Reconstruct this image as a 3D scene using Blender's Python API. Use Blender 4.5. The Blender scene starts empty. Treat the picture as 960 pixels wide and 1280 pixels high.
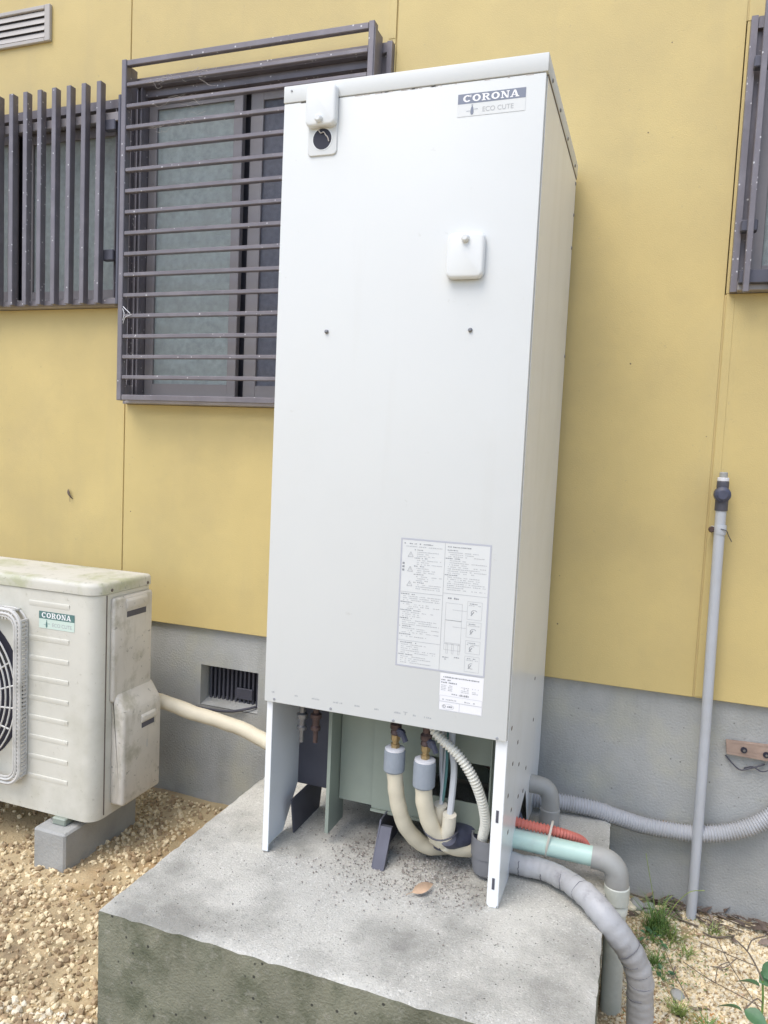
import bpy, bmesh, math, random
from mathutils import Vector, Matrix, noise as mnoise
from math import radians, sin, cos, pi
random.seed(7)
S = bpy.context.scene
COL = S.collection

# ------------------------------------------------------------------ camera
cam_d = bpy.data.cameras.new('camera')
cam = bpy.data.objects.new('camera', cam_d); COL.objects.link(cam)
cam_d.sensor_fit = 'VERTICAL'; cam_d.sensor_height = 36.0
cam_d.lens = 36.0 * 937.924 / 1280.0
cam_d.clip_start = 0.05; cam_d.clip_end = 500
RX = Vector((0.94053509, 0.33662296, 0.04559295))
DN = Vector((0.06975479, -0.06002965, -0.99575635))
FW = Vector((-0.33245752, 0.93972412, -0.07994106))
mw = Matrix.Identity(4)
for i in range(3):
    mw[i][0] = RX[i]; mw[i][1] = -DN[i]; mw[i][2] = -FW[i]
mw.translation = Vector((0.25732, -1.60120, 1.00687))
cam.matrix_world = mw
S.camera = cam

# ------------------------------------------------------------------ light
SUN_AZ_X, SUN_AZ_Y, SUN_EL = -0.42, -0.90, radians(60)
world = bpy.data.worlds.new('World'); S.world = world; world.use_nodes = True
nt = world.node_tree
bg = nt.nodes['Background']
sky = nt.nodes.new('ShaderNodeTexSky'); sky.sky_type = 'NISHITA'; sky.sun_disc = False
sky.sun_elevation = SUN_EL
sky.sun_rotation = math.atan2(SUN_AZ_X, SUN_AZ_Y)
sky.air_density = 1.0; sky.dust_density = 2.0; sky.ozone_density = 1.0
nt.links.new(sky.outputs[0], bg.inputs[0]); bg.inputs[1].default_value = 0.15
sd = bpy.data.lights.new('sun', 'SUN'); so = bpy.data.objects.new('sun', sd); COL.objects.link(so)
sd.energy = 1.2; sd.angle = radians(40); sd.color = (1.0, 0.975, 0.93)
h = math.hypot(SUN_AZ_X, SUN_AZ_Y)
sv = Vector((SUN_AZ_X / h * cos(SUN_EL), SUN_AZ_Y / h * cos(SUN_EL), sin(SUN_EL)))
so.rotation_euler = (-sv).to_track_quat('-Z', 'Y').to_euler()
S.view_settings.view_transform = 'Standard'; S.view_settings.look = 'None'
S.view_settings.exposure = 0.76; S.view_settings.gamma = 1
S.view_settings.use_curve_mapping = False

# ------------------------------------------------------------------ materials
def mat(name, col, rough=.6, var=.08, scale=6, bump=0.0, bscale=150, dirt=None, dirt2=None, specks=None,
        metallic=0.0, spec=.5, stretch=None, col2=None, c2scale=3, c2lo=.45, c2hi=.65, streak=None, wave=0.0):
    m = bpy.data.materials.new(name); m.use_nodes = True
    n = m.node_tree.nodes; l = m.node_tree.links
    b = n['Principled BSDF']
    b.inputs['Roughness'].default_value = rough; b.inputs['Metallic'].default_value = metallic
    b.inputs['Specular IOR Level'].default_value = spec
    tc = n.new('ShaderNodeTexCoord'); src = tc.outputs['Object']
    if stretch:
        mp = n.new('ShaderNodeMapping'); mp.inputs['Scale'].default_value = stretch
        l.new(src, mp.inputs[0]); ssrc = mp.outputs[0]
    else: ssrc = src
    def noise(sc, detail=5, s=None, ro=.55):
        t = n.new('ShaderNodeTexNoise'); t.inputs['Scale'].default_value = sc
        t.inputs['Detail'].default_value = detail; t.inputs['Roughness'].default_value = ro
        l.new(s or src, t.inputs['Vector']); return t.outputs['Fac']
    def mr(v, a, bb, c=0., d=1.):
        t = n.new('ShaderNodeMapRange'); t.inputs[1].default_value = a; t.inputs[2].default_value = bb
        t.inputs[3].default_value = c; t.inputs[4].default_value = d; l.new(v, t.inputs[0]); return t.outputs[0]
    def mix(f, a, bb):
        t = n.new('ShaderNodeMix'); t.data_type = 'RGBA'
        if isinstance(f, float): t.inputs[0].default_value = f
        else: l.new(f, t.inputs[0])
        for s_, v in ((6, a), (7, bb)):
            if isinstance(v, tuple): t.inputs[s_].default_value = (*v, 1)
            else: l.new(v, t.inputs[s_])
        return t.outputs[2]
    lo = tuple(max(0, c * (1 - var)) for c in col); hi = tuple(min(1, c * (1 + var)) for c in col)
    c = mix(mr(noise(scale), .3, .7), lo, hi)
    if col2: c = mix(mr(noise(c2scale, 6), c2lo, c2hi), c, col2)
    for dd in (dirt, dirt2):
        if dd:
            dc, amt, sc, a, bb = dd
            c = mix(mr(noise(sc, 8, ssrc, .65), a, bb, 0, amt), c, dc)
    if streak:
        dc, amt, sc, a, bb, asp = streak
        mp2 = n.new('ShaderNodeMapping'); mp2.inputs['Scale'].default_value = (1, 1, asp); l.new(src, mp2.inputs[0])
        c = mix(mr(noise(sc, 7, mp2.outputs[0], .6), a, bb, 0, amt), c, dc)
    if specks:
        sc_, ssc, th = specks
        v = n.new('ShaderNodeTexVoronoi'); v.inputs['Scale'].default_value = ssc; l.new(src, v.inputs['Vector'])
        sx = n.new('ShaderNodeSeparateColor'); l.new(v.outputs['Color'], sx.inputs[0])
        f1 = mr(v.outputs['Distance'], th, th * .6)
        f2 = mr(sx.outputs[0], .80, .81)
        mu = n.new('ShaderNodeMath'); mu.operation = 'MULTIPLY'; l.new(f1, mu.inputs[0]); l.new(f2, mu.inputs[1])
        c = mix(mu.outputs[0], c, sc_)
    l.new(c, b.inputs['Base Color'])
    if bump:
        bp_ = n.new('ShaderNodeBump'); bp_.inputs['Strength'].default_value = bump; bp_.inputs['Distance'].default_value = .004
        l.new(noise(bscale, 4), bp_.inputs['Height']); l.new(bp_.outputs[0], b.inputs['Normal'])
        if wave:
            b2 = n.new('ShaderNodeBump'); b2.inputs['Strength'].default_value = wave; b2.inputs['Distance'].default_value = .02
            l.new(noise(4.0, 1), b2.inputs['Height']); l.new(b2.outputs[0], bp_.inputs['Normal'])
    return m

MT = {}
MT['siding'] = mat('yellow_siding', (.595, .467, .195), .55, .06, 3, .22, 340, streak=((.48, .385, .19), .35, 7, .54, .78, .10),  dirt=((.46, .365, .175), .6, 2.4, .45, .78), specks=((.14, .10, .055), 19, .055), dirt2=((.36, .29, .17), .5, 70, .66, .74))
MT['caulk'] = mat('joint_sealant', (.52, .40, .18), .7, .08, 9)
MT['backing'] = mat('wall_backing', (.16, .12, .07), .8)
MT['concrete'] = mat('foundation_concrete', (.40, .405, .39), .9, .10, 4, .6, 160, streak=((.27, .27, .24), .5, 6, .52, .7, .25),  dirt=((.27, .28, .27), .6, 3, .45, .7), dirt2=((.20, .20, .18), .8, 70, .62, .72), col2=(.46, .455, .38), c2scale=5, c2lo=.5, c2hi=.7, specks=((.19, .19, .175), 38, .10))
MT['slab'] = mat('slab_concrete', (.53, .515, .46), .92, .14, 5, .9, 260, dirt=((.20, .195, .17), .72, 3.6, .47, .66), dirt2=((.20, .195, .17), .6, 170, .55, .67), col2=(.66, .645, .59), c2scale=210, c2lo=.56, c2hi=.64, specks=((.13, .13, .115), 90, .20))  # broad dark patches paint dappled shade into the colour; fine specks are concrete grain
MT['slabside'] = mat('mossy_slab_side', (.22, .22, .16), .95, .2, 6, .9, 200, dirt=((.09, .10, .06), .8, 8, .45, .62), dirt2=((.32, .31, .26), .5, 60, .56, .68), specks=((.05, .05, .04), 55, .22))
MT['bronze'] = mat('bronze_aluminium', (.19, .172, .186), .42, .12, 10, .05, 200, dirt=((.30, .28, .29), .5, 12, .5, .75), metallic=.25, specks=((.6, .58, .57), 75, .24))
MT['bronze2'] = mat('bronze_sash', (.25, .23, .235), .45, .12, 7, dirt=((.30, .28, .27), .5, 8, .5, .75), metallic=.2)
MT['sillm'] = mat('bronze_sill', (.33, .305, .30), .45, .15, 10, dirt=((.4, .38, .36), .5, 14, .5, .75), metallic=.2)
MT['glass'] = mat('frosted_glass', (.29, .335, .335), .30, .18, 55, .6, 420, dirt=((.25, .27, .26), .5, 4, .45, .7), spec=.6)
MT['glassd'] = mat('dark_frosted_glass', (.10, .105, .135), .30, .2, 60, .5, 420, spec=.5)
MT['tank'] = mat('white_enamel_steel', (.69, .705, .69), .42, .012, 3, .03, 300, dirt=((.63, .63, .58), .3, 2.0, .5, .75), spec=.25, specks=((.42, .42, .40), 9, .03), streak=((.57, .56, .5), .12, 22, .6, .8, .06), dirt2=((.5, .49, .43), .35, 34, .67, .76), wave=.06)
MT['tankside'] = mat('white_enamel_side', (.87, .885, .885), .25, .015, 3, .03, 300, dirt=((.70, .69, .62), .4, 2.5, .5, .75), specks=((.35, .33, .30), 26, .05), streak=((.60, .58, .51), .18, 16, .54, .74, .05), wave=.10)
MT['whitep'] = mat('white_plastic', (.75, .765, .75), .35, .01)
MT['hole'] = mat('dark_hole', (.02, .02, .035), .6)
MT['galv'] = mat('green_grey_steel', (.29, .33, .28), .5, .08, 8, dirt=((.30, .33, .27), .6, 6, .45, .7), metallic=.15)
MT['darkm'] = mat('dark_metal', (.10, .10, .125), .5, .15, 10, metallic=.3)
MT['screw'] = mat('screw_metal', (.25, .25, .26), .4, .2, 40, metallic=.7)
MT['rust'] = mat('rust_spot', (.14, .11, .09), .8, .3, 80)
MT['paper'] = mat('label_film', (.685, .70, .69), .45, .02)
MT['paperw'] = mat('white_label', (.82, .82, .84), .45, .01)
MT['ink'] = mat('grey_ink', (.46, .47, .475), .6, .05)
MT['inkd'] = mat('dark_ink', (.30, .31, .325), .6, .05)
MT['inkred'] = mat('faded_red_ink', (.62, .45, .42), .6, .05)
MT['logo'] = mat('logo_slate', (.22, .245, .31), .45, .05)
MT['logog'] = mat('logo_green_grey', (.10, .20, .19), .45, .05)
MT['logogs'] = mat('sticker_pale_green', (.60, .72, .64), .45, .03)
MT['logow'] = mat('logo_white', (.88, .88, .88), .45, .01)
MT['logowd'] = mat('logo_faded', (.73, .745, .73), .45, .03)
MT['hp'] = mat('aged_ivory_steel', (.65, .635, .56), .5, .06, 6, .05, 90, dirt=((.42, .41, .32), .55, 5, .48, .72), dirt2=((.30, .28, .2), .5, 55, .62, .72))
MT['hplid'] = mat('lichened_lid', (.60, .58, .50), .6, .06, 8, .1, 90, dirt=((.40, .41, .24), .75, 9, .46, .62), dirt2=((.22, .22, .15), .7, 60, .6, .7))
MT['hpcov'] = mat('dirty_side_cover', (.62, .585, .52), .6, .08, 8, .1, 90, dirt=((.34, .32, .24), .7, 13, .53, .68), dirt2=((.12, .12, .10), .8, 50, .62, .69), streak=((.36, .33, .25), .5, 22, .54, .7, .2))
MT['guard'] = mat('fan_guard_plastic', (.58, .57, .54), .5, .05, 10, dirt=((.35, .34, .30), .6, 14, .5, .7))
MT['fan'] = mat('fan_dark', (.035, .037, .04), .5, .2)
MT['cream'] = mat('cream_jacket', (.66, .60, .46), .6, .07, 12, .15, 160, dirt=((.45, .40, .28), .6, 7, .5, .75))
MT['creamin'] = mat('cream_jacket_pale', (.70, .655, .54), .6, .07, 12, dirt=((.45, .40, .28), .5, 9, .5, .75))
MT['foam'] = mat('grey_foam', (.27, .30, .335), .8, .06, 30, .3, 260)
MT['foamw'] = mat('white_foam_end', (.72, .72, .74), .8, .05)
MT['brass'] = mat('tarnished_brass', (.42, .31, .16), .4, .2, 60, metallic=.6)
MT['copper'] = mat('dark_brown_valve', (.10, .065, .06), .45, .3, 60, metallic=.4)
MT['navy'] = mat('black_wrap', (.06, .065, .10), .5, .3, 40)
MT['whose'] = mat('white_corrugated_hose', (.78, .765, .68), .45, .03, dirt=((.5, .47, .36), .5, 12, .5, .72))
MT['cupg'] = mat('grey_pvc_cup', (.20, .205, .22), .5, .08, 20)
MT['pvc'] = mat('grey_pvc', (.335, .335, .315), .5, .08, 15, dirt=((.24, .22, .2), .6, 8, .5, .7))
MT['pvcg'] = mat('greenish_grey_pvc', (.58, .60, .54), .5, .06, 15, dirt=((.25, .27, .21), .6, 7, .45, .7))
MT['mint'] = mat('pale_mint_pipe', (.47, .64, .57), .4, .04, 8, dirt=((.36, .42, .38), .6, 8, .55, .75))
MT['red'] = mat('red_conduit', (.58, .17, .13), .5, .1, 15)
MT['greycon'] = mat('grey_conduit', (.42, .43, .45), .5, .06, 15, dirt=((.30, .30, .29), .5, 8, .5, .7))
MT['wrap'] = mat('grey_pipe_tape', (.385, .385, .39), .5, .12, 12, .5, 45, dirt=((.20, .19, .2), .7, 20, .55, .7))
MT['tapecut'] = mat('dark_tape_edge', (.13, .13, .145), .6)
MT['stand'] = mat('grey_standpipe', (.48, .50, .53), .45, .04, 10, dirt=((.36, .36, .35), .5, 6, .5, .7))
MT['wire'] = mat('dark_wire', (.07, .07, .09), .6)
MT['wireg'] = mat('green_wire', (.10, .24, .24), .5)
MT['wirew'] = mat('grey_white_wire', (.55, .57, .60), .5)
MT['tie'] = mat('cream_strap', (.62, .58, .5), .5)
MT['wood'] = mat('weathered_wood', (.34, .25, .20), .85, .2, 20, .3, 100, stretch=(2, 20, 20), dirt=((.18, .13, .1), .7, 3, .5, .7))
MT['dryleaf'] = mat('dry_leaf', (.50, .34, .22), .8, .2, 40)
MT['deadleaf'] = mat('dead_leaf_dark', (.13, .095, .075), .85, .4, 30)
MT['deadleaf2'] = mat('dead_leaf_grey', (.27, .21, .17), .85, .35, 30)
MT['twig'] = mat('dead_twig', (.15, .12, .09), .85, .3, 30)
MT['grass'] = mat('grass_blade', (.13, .23, .055), .6, .3, 30)
MT['grass2'] = mat('grass_blade_yellow', (.25, .32, .09), .6, .3, 30)
MT['leaf'] = mat('green_leaf', (.075, .165, .075), .5, .2, 50, .2, 120)
MT['grv1'] = mat('sandy_gravel', (.70, .58, .37), .9, .25, 40)
MT['grv2'] = mat('pale_gravel', (.74, .66, .50), .9, .25, 40)
MT['grv3'] = mat('brown_gravel', (.36, .26, .15), .9, .35, 40)
MT['grv4'] = mat('rusty_gravel', (.50, .27, .10), .9, .3, 40)
MT['grit'] = mat('dark_grit', (.27, .24, .21), .9, .4, 60)
MT['gritl'] = mat('pale_grit', (.52, .48, .44), .9, .2, 60)
MT['ground'] = mat('sandy_soil', (.46, .36, .21), .95, .25, 9, 1.0, 130, dirt=((.16, .11, .07), .8, 3.2, .5, .66), dirt2=((.10, .13, .05), .6, 5, .55, .7), col2=(.36, .20, .08), c2scale=2.5, c2lo=.55, c2hi=.7)
MT['block'] = mat('concrete_block', (.36, .36, .34), .9, .12, 10, .5, 140)

# ------------------------------------------------------------------ mesh helpers
def NB(): return bmesh.new()
def merge(bm, t):
    me = bpy.data.meshes.new('t'); t.to_mesh(me); t.free(); bm.from_mesh(me); bpy.data.meshes.remove(me)
def box(bm, x0, x1, y0, y1, z0, z1, bev=0.0, seg=1):
    t = bmesh.new(); bmesh.ops.create_cube(t, size=1)
    for v in t.verts: v.co = ((x0 + x1) / 2 + v.co.x * (x1 - x0), (y0 + y1) / 2 + v.co.y * (y1 - y0), (z0 + z1) / 2 + v.co.z * (z1 - z0))
    if bev: bmesh.ops.bevel(t, geom=t.edges[:], offset=bev, segments=seg, affect='EDGES', profile=.5)
    merge(bm, t)
def prism(bm, poly, axis, a, b, bev=0.0, seg=2):
    """poly of 2-D points extruded along axis from a to b; axis x: (y,z), y: (x,z), z: (x,y)"""
    t = bmesh.new()
    def mk(p, w): return {'x': (w, p[0], p[1]), 'y': (p[0], w, p[1]), 'z': (p[0], p[1], w)}[axis]
    A = [t.verts.new(mk(p, a)) for p in poly]; B = [t.verts.new(mk(p, b)) for p in poly]
    t.faces.new(A); t.faces.new(B)
    k = len(poly)
    for i in range(k): t.faces.new((A[i], A[(i + 1) % k], B[(i + 1) % k], B[i]))
    bmesh.ops.recalc_face_normals(t, faces=t.faces)
    if bev:
        e = [e for e in t.edges if (e.verts[0] in B and e.verts[1] in B)] if bev > 0 else t.edges[:]
        bmesh.ops.bevel(t, geom=e, offset=abs(bev), segments=seg, affect='EDGES', profile=.5)
    merge(bm, t)
def rrect(x0, x1, z0, z1, r, n=5):
    out = []
    for cx, cz, a0 in ((x1 - r, z1 - r, 0), (x0 + r, z1 - r, 90), (x0 + r, z0 + r, 180), (x1 - r, z0 + r, 270)):
        for i in range(n + 1):
            a = radians(a0 + 90 * i / n); out.append((cx + r * cos(a), cz + r * sin(a)))
    return out
def spline(pts, step=.01):
    P = [Vector(p) for p in pts]
    if len(P) == 2: P = [P[0], (P[0] + P[1]) / 2, P[1]]
    Q = [2 * P[0] - P[1]] + P + [2 * P[-1] - P[-2]]
    fine = []
    for i in range(1, len(Q) - 2):
        p0, p1, p2, p3 = Q[i - 1:i + 3]
        for k in range(24):
            t = k / 24; t2 = t * t; t3 = t2 * t
            fine.append(.5 * ((2 * p1) + (p2 - p0) * t + (2 * p0 - 5 * p1 + 4 * p2 - p3) * t2 + (3 * p1 - p0 - 3 * p2 + p3) * t3))
    fine.append(P[-1])
    L = [0]
    for a, b in zip(fine, fine[1:]): L.append(L[-1] + (b - a).length)
    n = max(2, int(L[-1] / step)); out = []; j = 0
    for i in range(n + 1):
        s = L[-1] * i / n
        while j < len(L) - 2 and L[j + 1] < s: j += 1
        f = (s - L[j]) / max(1e-9, L[j + 1] - L[j]); out.append(fine[j].lerp(fine[j + 1], min(1, f)))
    return out
def tube(bm, pts, r, seg=12, step=.01, cap=True, raw=False, rf=None, lump=0.0, lsc=40):
    P = [Vector(p) for p in pts] if raw else spline(pts, step)
    T = []
    for i in range(len(P)): T.append((P[min(i + 1, len(P) - 1)] - P[max(i - 1, 0)]).normalized())
    up = Vector((0, 0, 1)) if abs(T[0].z) < .9 else Vector((0, 1, 0))
    N = (up - T[0] * up.dot(T[0])).normalized(); rings = []; s = 0
    for i, p in enumerate(P):
        if i: s += (P[i] - P[i - 1]).length
        N = (N - T[i] * N.dot(T[i])).normalized(); Bn = T[i].cross(N)
        rr = rf(i, s) if rf else r
        ring_ = []
        for k in range(seg):
            d_ = N * cos(2 * pi * k / seg) + Bn * sin(2 * pi * k / seg)
            ring_.append(bm.verts.new(p + d_ * (rr + (lump * mnoise.noise((p + d_ * rr) * lsc) if lump else 0))))
        rings.append(ring_)
    for a, b in zip(rings, rings[1:]):
        for k in range(seg): bm.faces.new((a[k], a[(k + 1) % seg], b[(k + 1) % seg], b[k]))
    if cap:
        bm.faces.new(rings[0][::-1]); bm.faces.new(rings[-1])
def corr(bm, pts, r, depth=.0022, pitch=.006, seg=14):
    tube(bm, pts, r, seg, pitch / 5, rf=lambda i, s: r - depth * (0, 0, .7, 1, .7)[i % 5])
def lathe(bm, c, prof, seg=20, axis='z'):
    """prof list of (radius, height) from base up along axis"""
    rings = []
    for r, hh in prof:
        ring = []
        for k in range(seg):
            a = 2 * pi * k / seg; u, v = r * cos(a), r * sin(a)
            o = {'z': (u, v, hh), 'y': (u, hh, v), 'x': (hh, u, v)}[axis]
            ring.append(bm.verts.new((c[0] + o[0], c[1] + o[1], c[2] + o[2])))
        rings.append(ring)
    for a, b in zip(rings, rings[1:]):
        for k in range(seg): bm.faces.new((a[k], a[(k + 1) % seg], b[(k + 1) % seg], b[k]))
    bm.faces.new(rings[0][::-1]); bm.faces.new(rings[-1])
    bmesh.ops.recalc_face_normals(bm, faces=bm.faces)
def quad(bm, x0, x1, z0, z1, y):
    vs = [bm.verts.new(p) for p in ((x0, y, z0), (x1, y, z0), (x1, y, z1), (x0, y, z1))]
    bm.faces.new(vs)
def poly_y(bm, pts, y):
    bm.faces.new([bm.verts.new((p[0], y, p[1])) for p in pts])
def meshobj(name, bm, m, base=(0, 0, 0), smooth=True, ang=.6):
    bmesh.ops.translate(bm, verts=bm.verts, vec=-Vector(base))
    bm.normal_update()
    if smooth:
        for f in bm.faces: f.smooth = True
        for e in bm.edges:
            if len(e.link_faces) == 2 and e.calc_face_angle(0) > ang: e.smooth = False
    me = bpy.data.meshes.new(name); bm.to_mesh(me); bm.free()
    me.materials.append(m)
    o = bpy.data.objects.new(name, me); COL.objects.link(o); return o
BASE = {}
def thing(name, base, label, cat, group=None):
    o = bpy.data.objects.new(name, None); COL.objects.link(o); o.location = base; o.empty_display_size = .05
    o['label'] = label; o['category'] = cat
    if group: o['group'] = group
    BASE[o] = Vector(base); return o
def part(name, bm, m, parent, kind=None, label=None, **kw):
    b = BASE[parent]
    o = meshobj(name, bm, m, b, **kw); o.parent = parent; BASE[o] = b
    if kind: o['kind'] = kind
    if label: o['label'] = label
    return o
def single(name, bm, m, base, label, cat, group=None, **kw):
    o = meshobj(name, bm, m, base, **kw); o.location = base; o['label'] = label; o['category'] = cat
    if group: o['group'] = group
    BASE[o] = Vector(base); return o
def struct(name, bm, m, **kw):
    o = meshobj(name, bm, m, **kw); o['kind'] = 'structure'; return o
def pbox(name, parent, m, *a, bev=.0, seg=1, **kw):
    bm = NB(); box(bm, *a, bev=bev, seg=seg); return part(name, bm, m, parent, **kw)
def text_bm(body, size, x, z, y, shear=0):
    cu = bpy.data.curves.new('t', 'FONT'); cu.body = body; cu.size = size; cu.shear = shear
    to = bpy.data.objects.new('t', cu); COL.objects.link(to)
    dg = bpy.context.evaluated_depsgraph_get(); me = bpy.data.meshes.new_from_object(to.evaluated_get(dg))
    bpy.data.objects.remove(to); bm = NB(); bm.from_mesh(me); bpy.data.meshes.remove(me)
    for v in bm.verts: v.co = (x + v.co.x, y, z + v.co.y)
    return bm

GZ = -0.29      # ground level
WY = 0.64       # siding face
FY = 0.66       # foundation face

# ------------------------------------------------------------------ ground and slab
def build_ground():
    bm = NB()
    xs = [-60, -20, -8, -4] + [-3 + .05 * i for i in range(101)] + [3, 8, 20, 60]
    ys = [-60, -20, -8, -4] + [-2 + .05 * i for i in range(54)] + [FY + .06, 1.2, 8, 60]
    from mathutils import noise as mn
    rows = []
    for y in ys:
        row = []
        for x in xs:
            z = GZ
            if -3.2 < x < 2.3 and -2.2 < y < .8:
                z += .018 * mn.noise((x * 3, y * 3, 1)) + .008 * mn.noise((x * 11, y * 11, 4))
                z += .03 * math.exp(-((y - .62) / .09) ** 2)
            row.append(bm.verts.new((x, y, z)))
        rows.append(row)
    for a, b in zip(rows, rows[1:]):
        for i in range(len(xs) - 1): bm.faces.new((a[i], a[i + 1], b[i + 1], b[i]))
    return struct('ground', bm, MT['ground'], ang=3)
build_ground()

def pebbles(n, region, sizes, seed, zf):
    """many small uneven stones in one mesh; region(rng) gives x, y or None"""
    rng = random.Random(seed)
    t = bmesh.new(); bmesh.ops.create_icosphere(t, subdivisions=1, radius=1)
    V = [v.co.copy() for v in t.verts]; F = [[v.index for v in f.verts] for f in t.faces]; t.free()
    t = bmesh.new(); bmesh.ops.create_cube(t, size=1.5)
    t.verts.index_update()
    V2 = [v.co.copy() for v in t.verts]; F2 = [[v.index for v in f.verts] for f in t.faces]; t.free()
    vs = []; fs = []
    for _ in range(n):
        p = region(rng)
        if not p: continue
        s = sizes[0] + (sizes[1] - sizes[0]) * rng.random() ** 2.5
        big = s > sizes[0] + (sizes[1] - sizes[0]) * .35
        vv, ff = (V, F) if big else (V2, F2)
        R = Matrix.Rotation(rng.random() * 6.28, 3, Vector((rng.random() - .5, rng.random() - .5, rng.random() - .5)).normalized())
        sc = Vector((rng.uniform(.7, 1.3), rng.uniform(.7, 1.2), rng.uniform(.5, .9)))
        o = len(vs); z = zf(p[0], p[1]) + s * .3
        for v in vv:
            w = R @ Vector((v.x * sc.x, v.y * sc.y, v.z * sc.z)) * s * rng.uniform(.85, 1.15)
            vs.append((p[0] + w.x, p[1] + w.y, z + w.z))
        fs.extend([[i + o for i in f] for f in ff])
    return vs, fs
def stuffmesh(name, vs, fs, m):
    me = bpy.data.meshes.new(name); me.from_pydata(vs, [], fs); me.materials.append(m)
    o = bpy.data.objects.new(name, me); COL.objects.link(o); o['kind'] = 'stuff'; return o
from mathutils import noise as mn
def gz(x, y):
    z = GZ + .018 * mn.noise((x * 3, y * 3, 1)) + .008 * mn.noise((x * 11, y * 11, 4)) + .03 * math.exp(-((y - .62) / .09) ** 2)
    return z
SLX0, SLX1, SLY0 = -.80, .222, -.338
def reg_right(r):
    x = r.uniform(.21, 1.0); y = r.uniform(-.1, .63)
    return (x, y) if mn.noise((x * 3.3, y * 3.3, 9)) > -.22 or r.random() < .35 else None
def reg_low(r):
    x = r.uniform(.21, .9); y = r.uniform(-.1, .30) + .3 * (x - .6)
    return (x, y) if mn.noise((x * 7, y * 7, 4)) > .0 else None
def reg_left(r):
    x = r.uniform(-2.3, -.78); y = r.uniform(-.7, .62)
    return (x, y) if mn.noise((x * 3.3, y * 3.3, 9)) > -.3 or r.random() < .3 else None
def reg_front(r):
    x = r.uniform(-1.6, .5); y = r.uniform(-.75, -.33)
    return (x, y) if mn.noise((x * 3.3, y * 3.3, 9)) > -.3 or r.random() < .3 else None
for nm, reg, cnt, sz, sd_, mm in (
        ('gravel', reg_right, 42000, (.0009, .0052), 1, 'grv1'), ('gravel', reg_right, 24000, (.0009, .0062), 2, 'grv2'),
        ('gravel', reg_right, 13000, (.0009, .005), 3, 'grv3'), ('gravel', reg_low, 9000, (.0012, .0055), 8, 'grv4'), ('gravel', reg_left, 9000, (.003, .011), 4, 'grv1'),
        ('gravel', reg_left, 5000, (.003, .012), 5, 'grv3'), ('gravel', reg_front, 6000, (.003, .011), 6, 'grv2'),
        ('gravel', reg_front, 3500, (.003, .011), 7, 'grv3')):
    v_, f_ = pebbles(cnt, reg, sz, sd_, gz); stuffmesh(nm, v_, f_, MT[mm])

# concrete slab: a slightly worn rim and an uneven top
def build_slab():
    t = bmesh.new()
    nx, ny = 60, 58
    def top(x, y): return .0025 * mn.noise((x * 6, y * 6, 2)) + .0012 * mn.noise((x * 25, y * 25, 5)) - .0015
    grid = []
    for j in range(ny + 1):
        y = SLY0 + (FY - .001 - SLY0) * j / ny; row = []
        for i in range(nx + 1):
            x1 = .231 - .016 * (y - SLY0)
            x = SLX0 + (x1 - SLX0) * i / nx
            z = top(x, y)
            ed = min(i, nx - i, j)
            if ed == 0: z -= .005 + .008 * max(0, mn.noise((x * 30, y * 30, 1))) ** 1.0
            jit = .0022 * mn.noise((x * 34, y * 34, 7)) if ed == 0 else 0
            row.append(t.verts.new((x + (jit if i in (0, nx) else 0), y + (jit if j == 0 else 0), z)))
        grid.append(row)
    for a, b in zip(grid, grid[1:]):
        for i in range(nx): t.faces.new((a[i], a[i + 1], b[i + 1], b[i]))
    bd = [r[0] for r in grid][::-1] + grid[0][1:] + [r[-1] for r in grid][1:]
    prev = bd
    for dz in (-.012, -.12, -.34):
        nxt = [t.verts.new((v.co.x + .003 * mn.noise((v.co.x * 20, v.co.y * 20, dz * 20)), v.co.y + .003 * mn.noise((v.co.x * 20, dz * 20, v.co.y * 20)), dz)) for v in bd]
        for i in range(len(bd) - 1): t.faces.new((prev[i], nxt[i], nxt[i + 1], prev[i + 1]))
        prev = nxt
    bmesh.ops.recalc_face_normals(t, faces=t.faces)
    t.normal_update()
    for f in t.faces:
        if abs(f.normal.z) < .6: f.material_index = 1
    o = single('concrete_slab', t, MT['slab'], (-.29, .15, GZ), 'stained grey concrete slab with painted dappled shade, carrying the tall white water heater', 'concrete slab', ang=.9)
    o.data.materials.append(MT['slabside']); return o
build_slab()
def reg_slab(r):
    x = r.gauss(-.2, .16); y = r.gauss(.11, .085)
    return (x, y) if SLX0 + .2 < x < -.03 and y < .6 and mn.noise((x * 9, y * 9, 3)) > -.35 else None
def reg_slab2(r):
    x = r.uniform(SLX0 + .02, SLX1 - .02); y = r.uniform(SLY0 + .02, .6)
    return (x, y) if r.random() < .5 else None
zs = lambda x, y: .0005
v_, f_ = pebbles(3200, reg_slab, (.0005, .0028), 11, zs); stuffmesh('grit', v_, f_, MT['grit'])
v_, f_ = pebbles(1200, reg_slab, (.0006, .0030), 12, zs); stuffmesh('grit', v_, f_, MT['gritl'])
v_, f_ = pebbles(420, reg_slab2, (.0006, .0024), 13, zs); stuffmesh('grit', v_, f_, MT['grit'])

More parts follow.
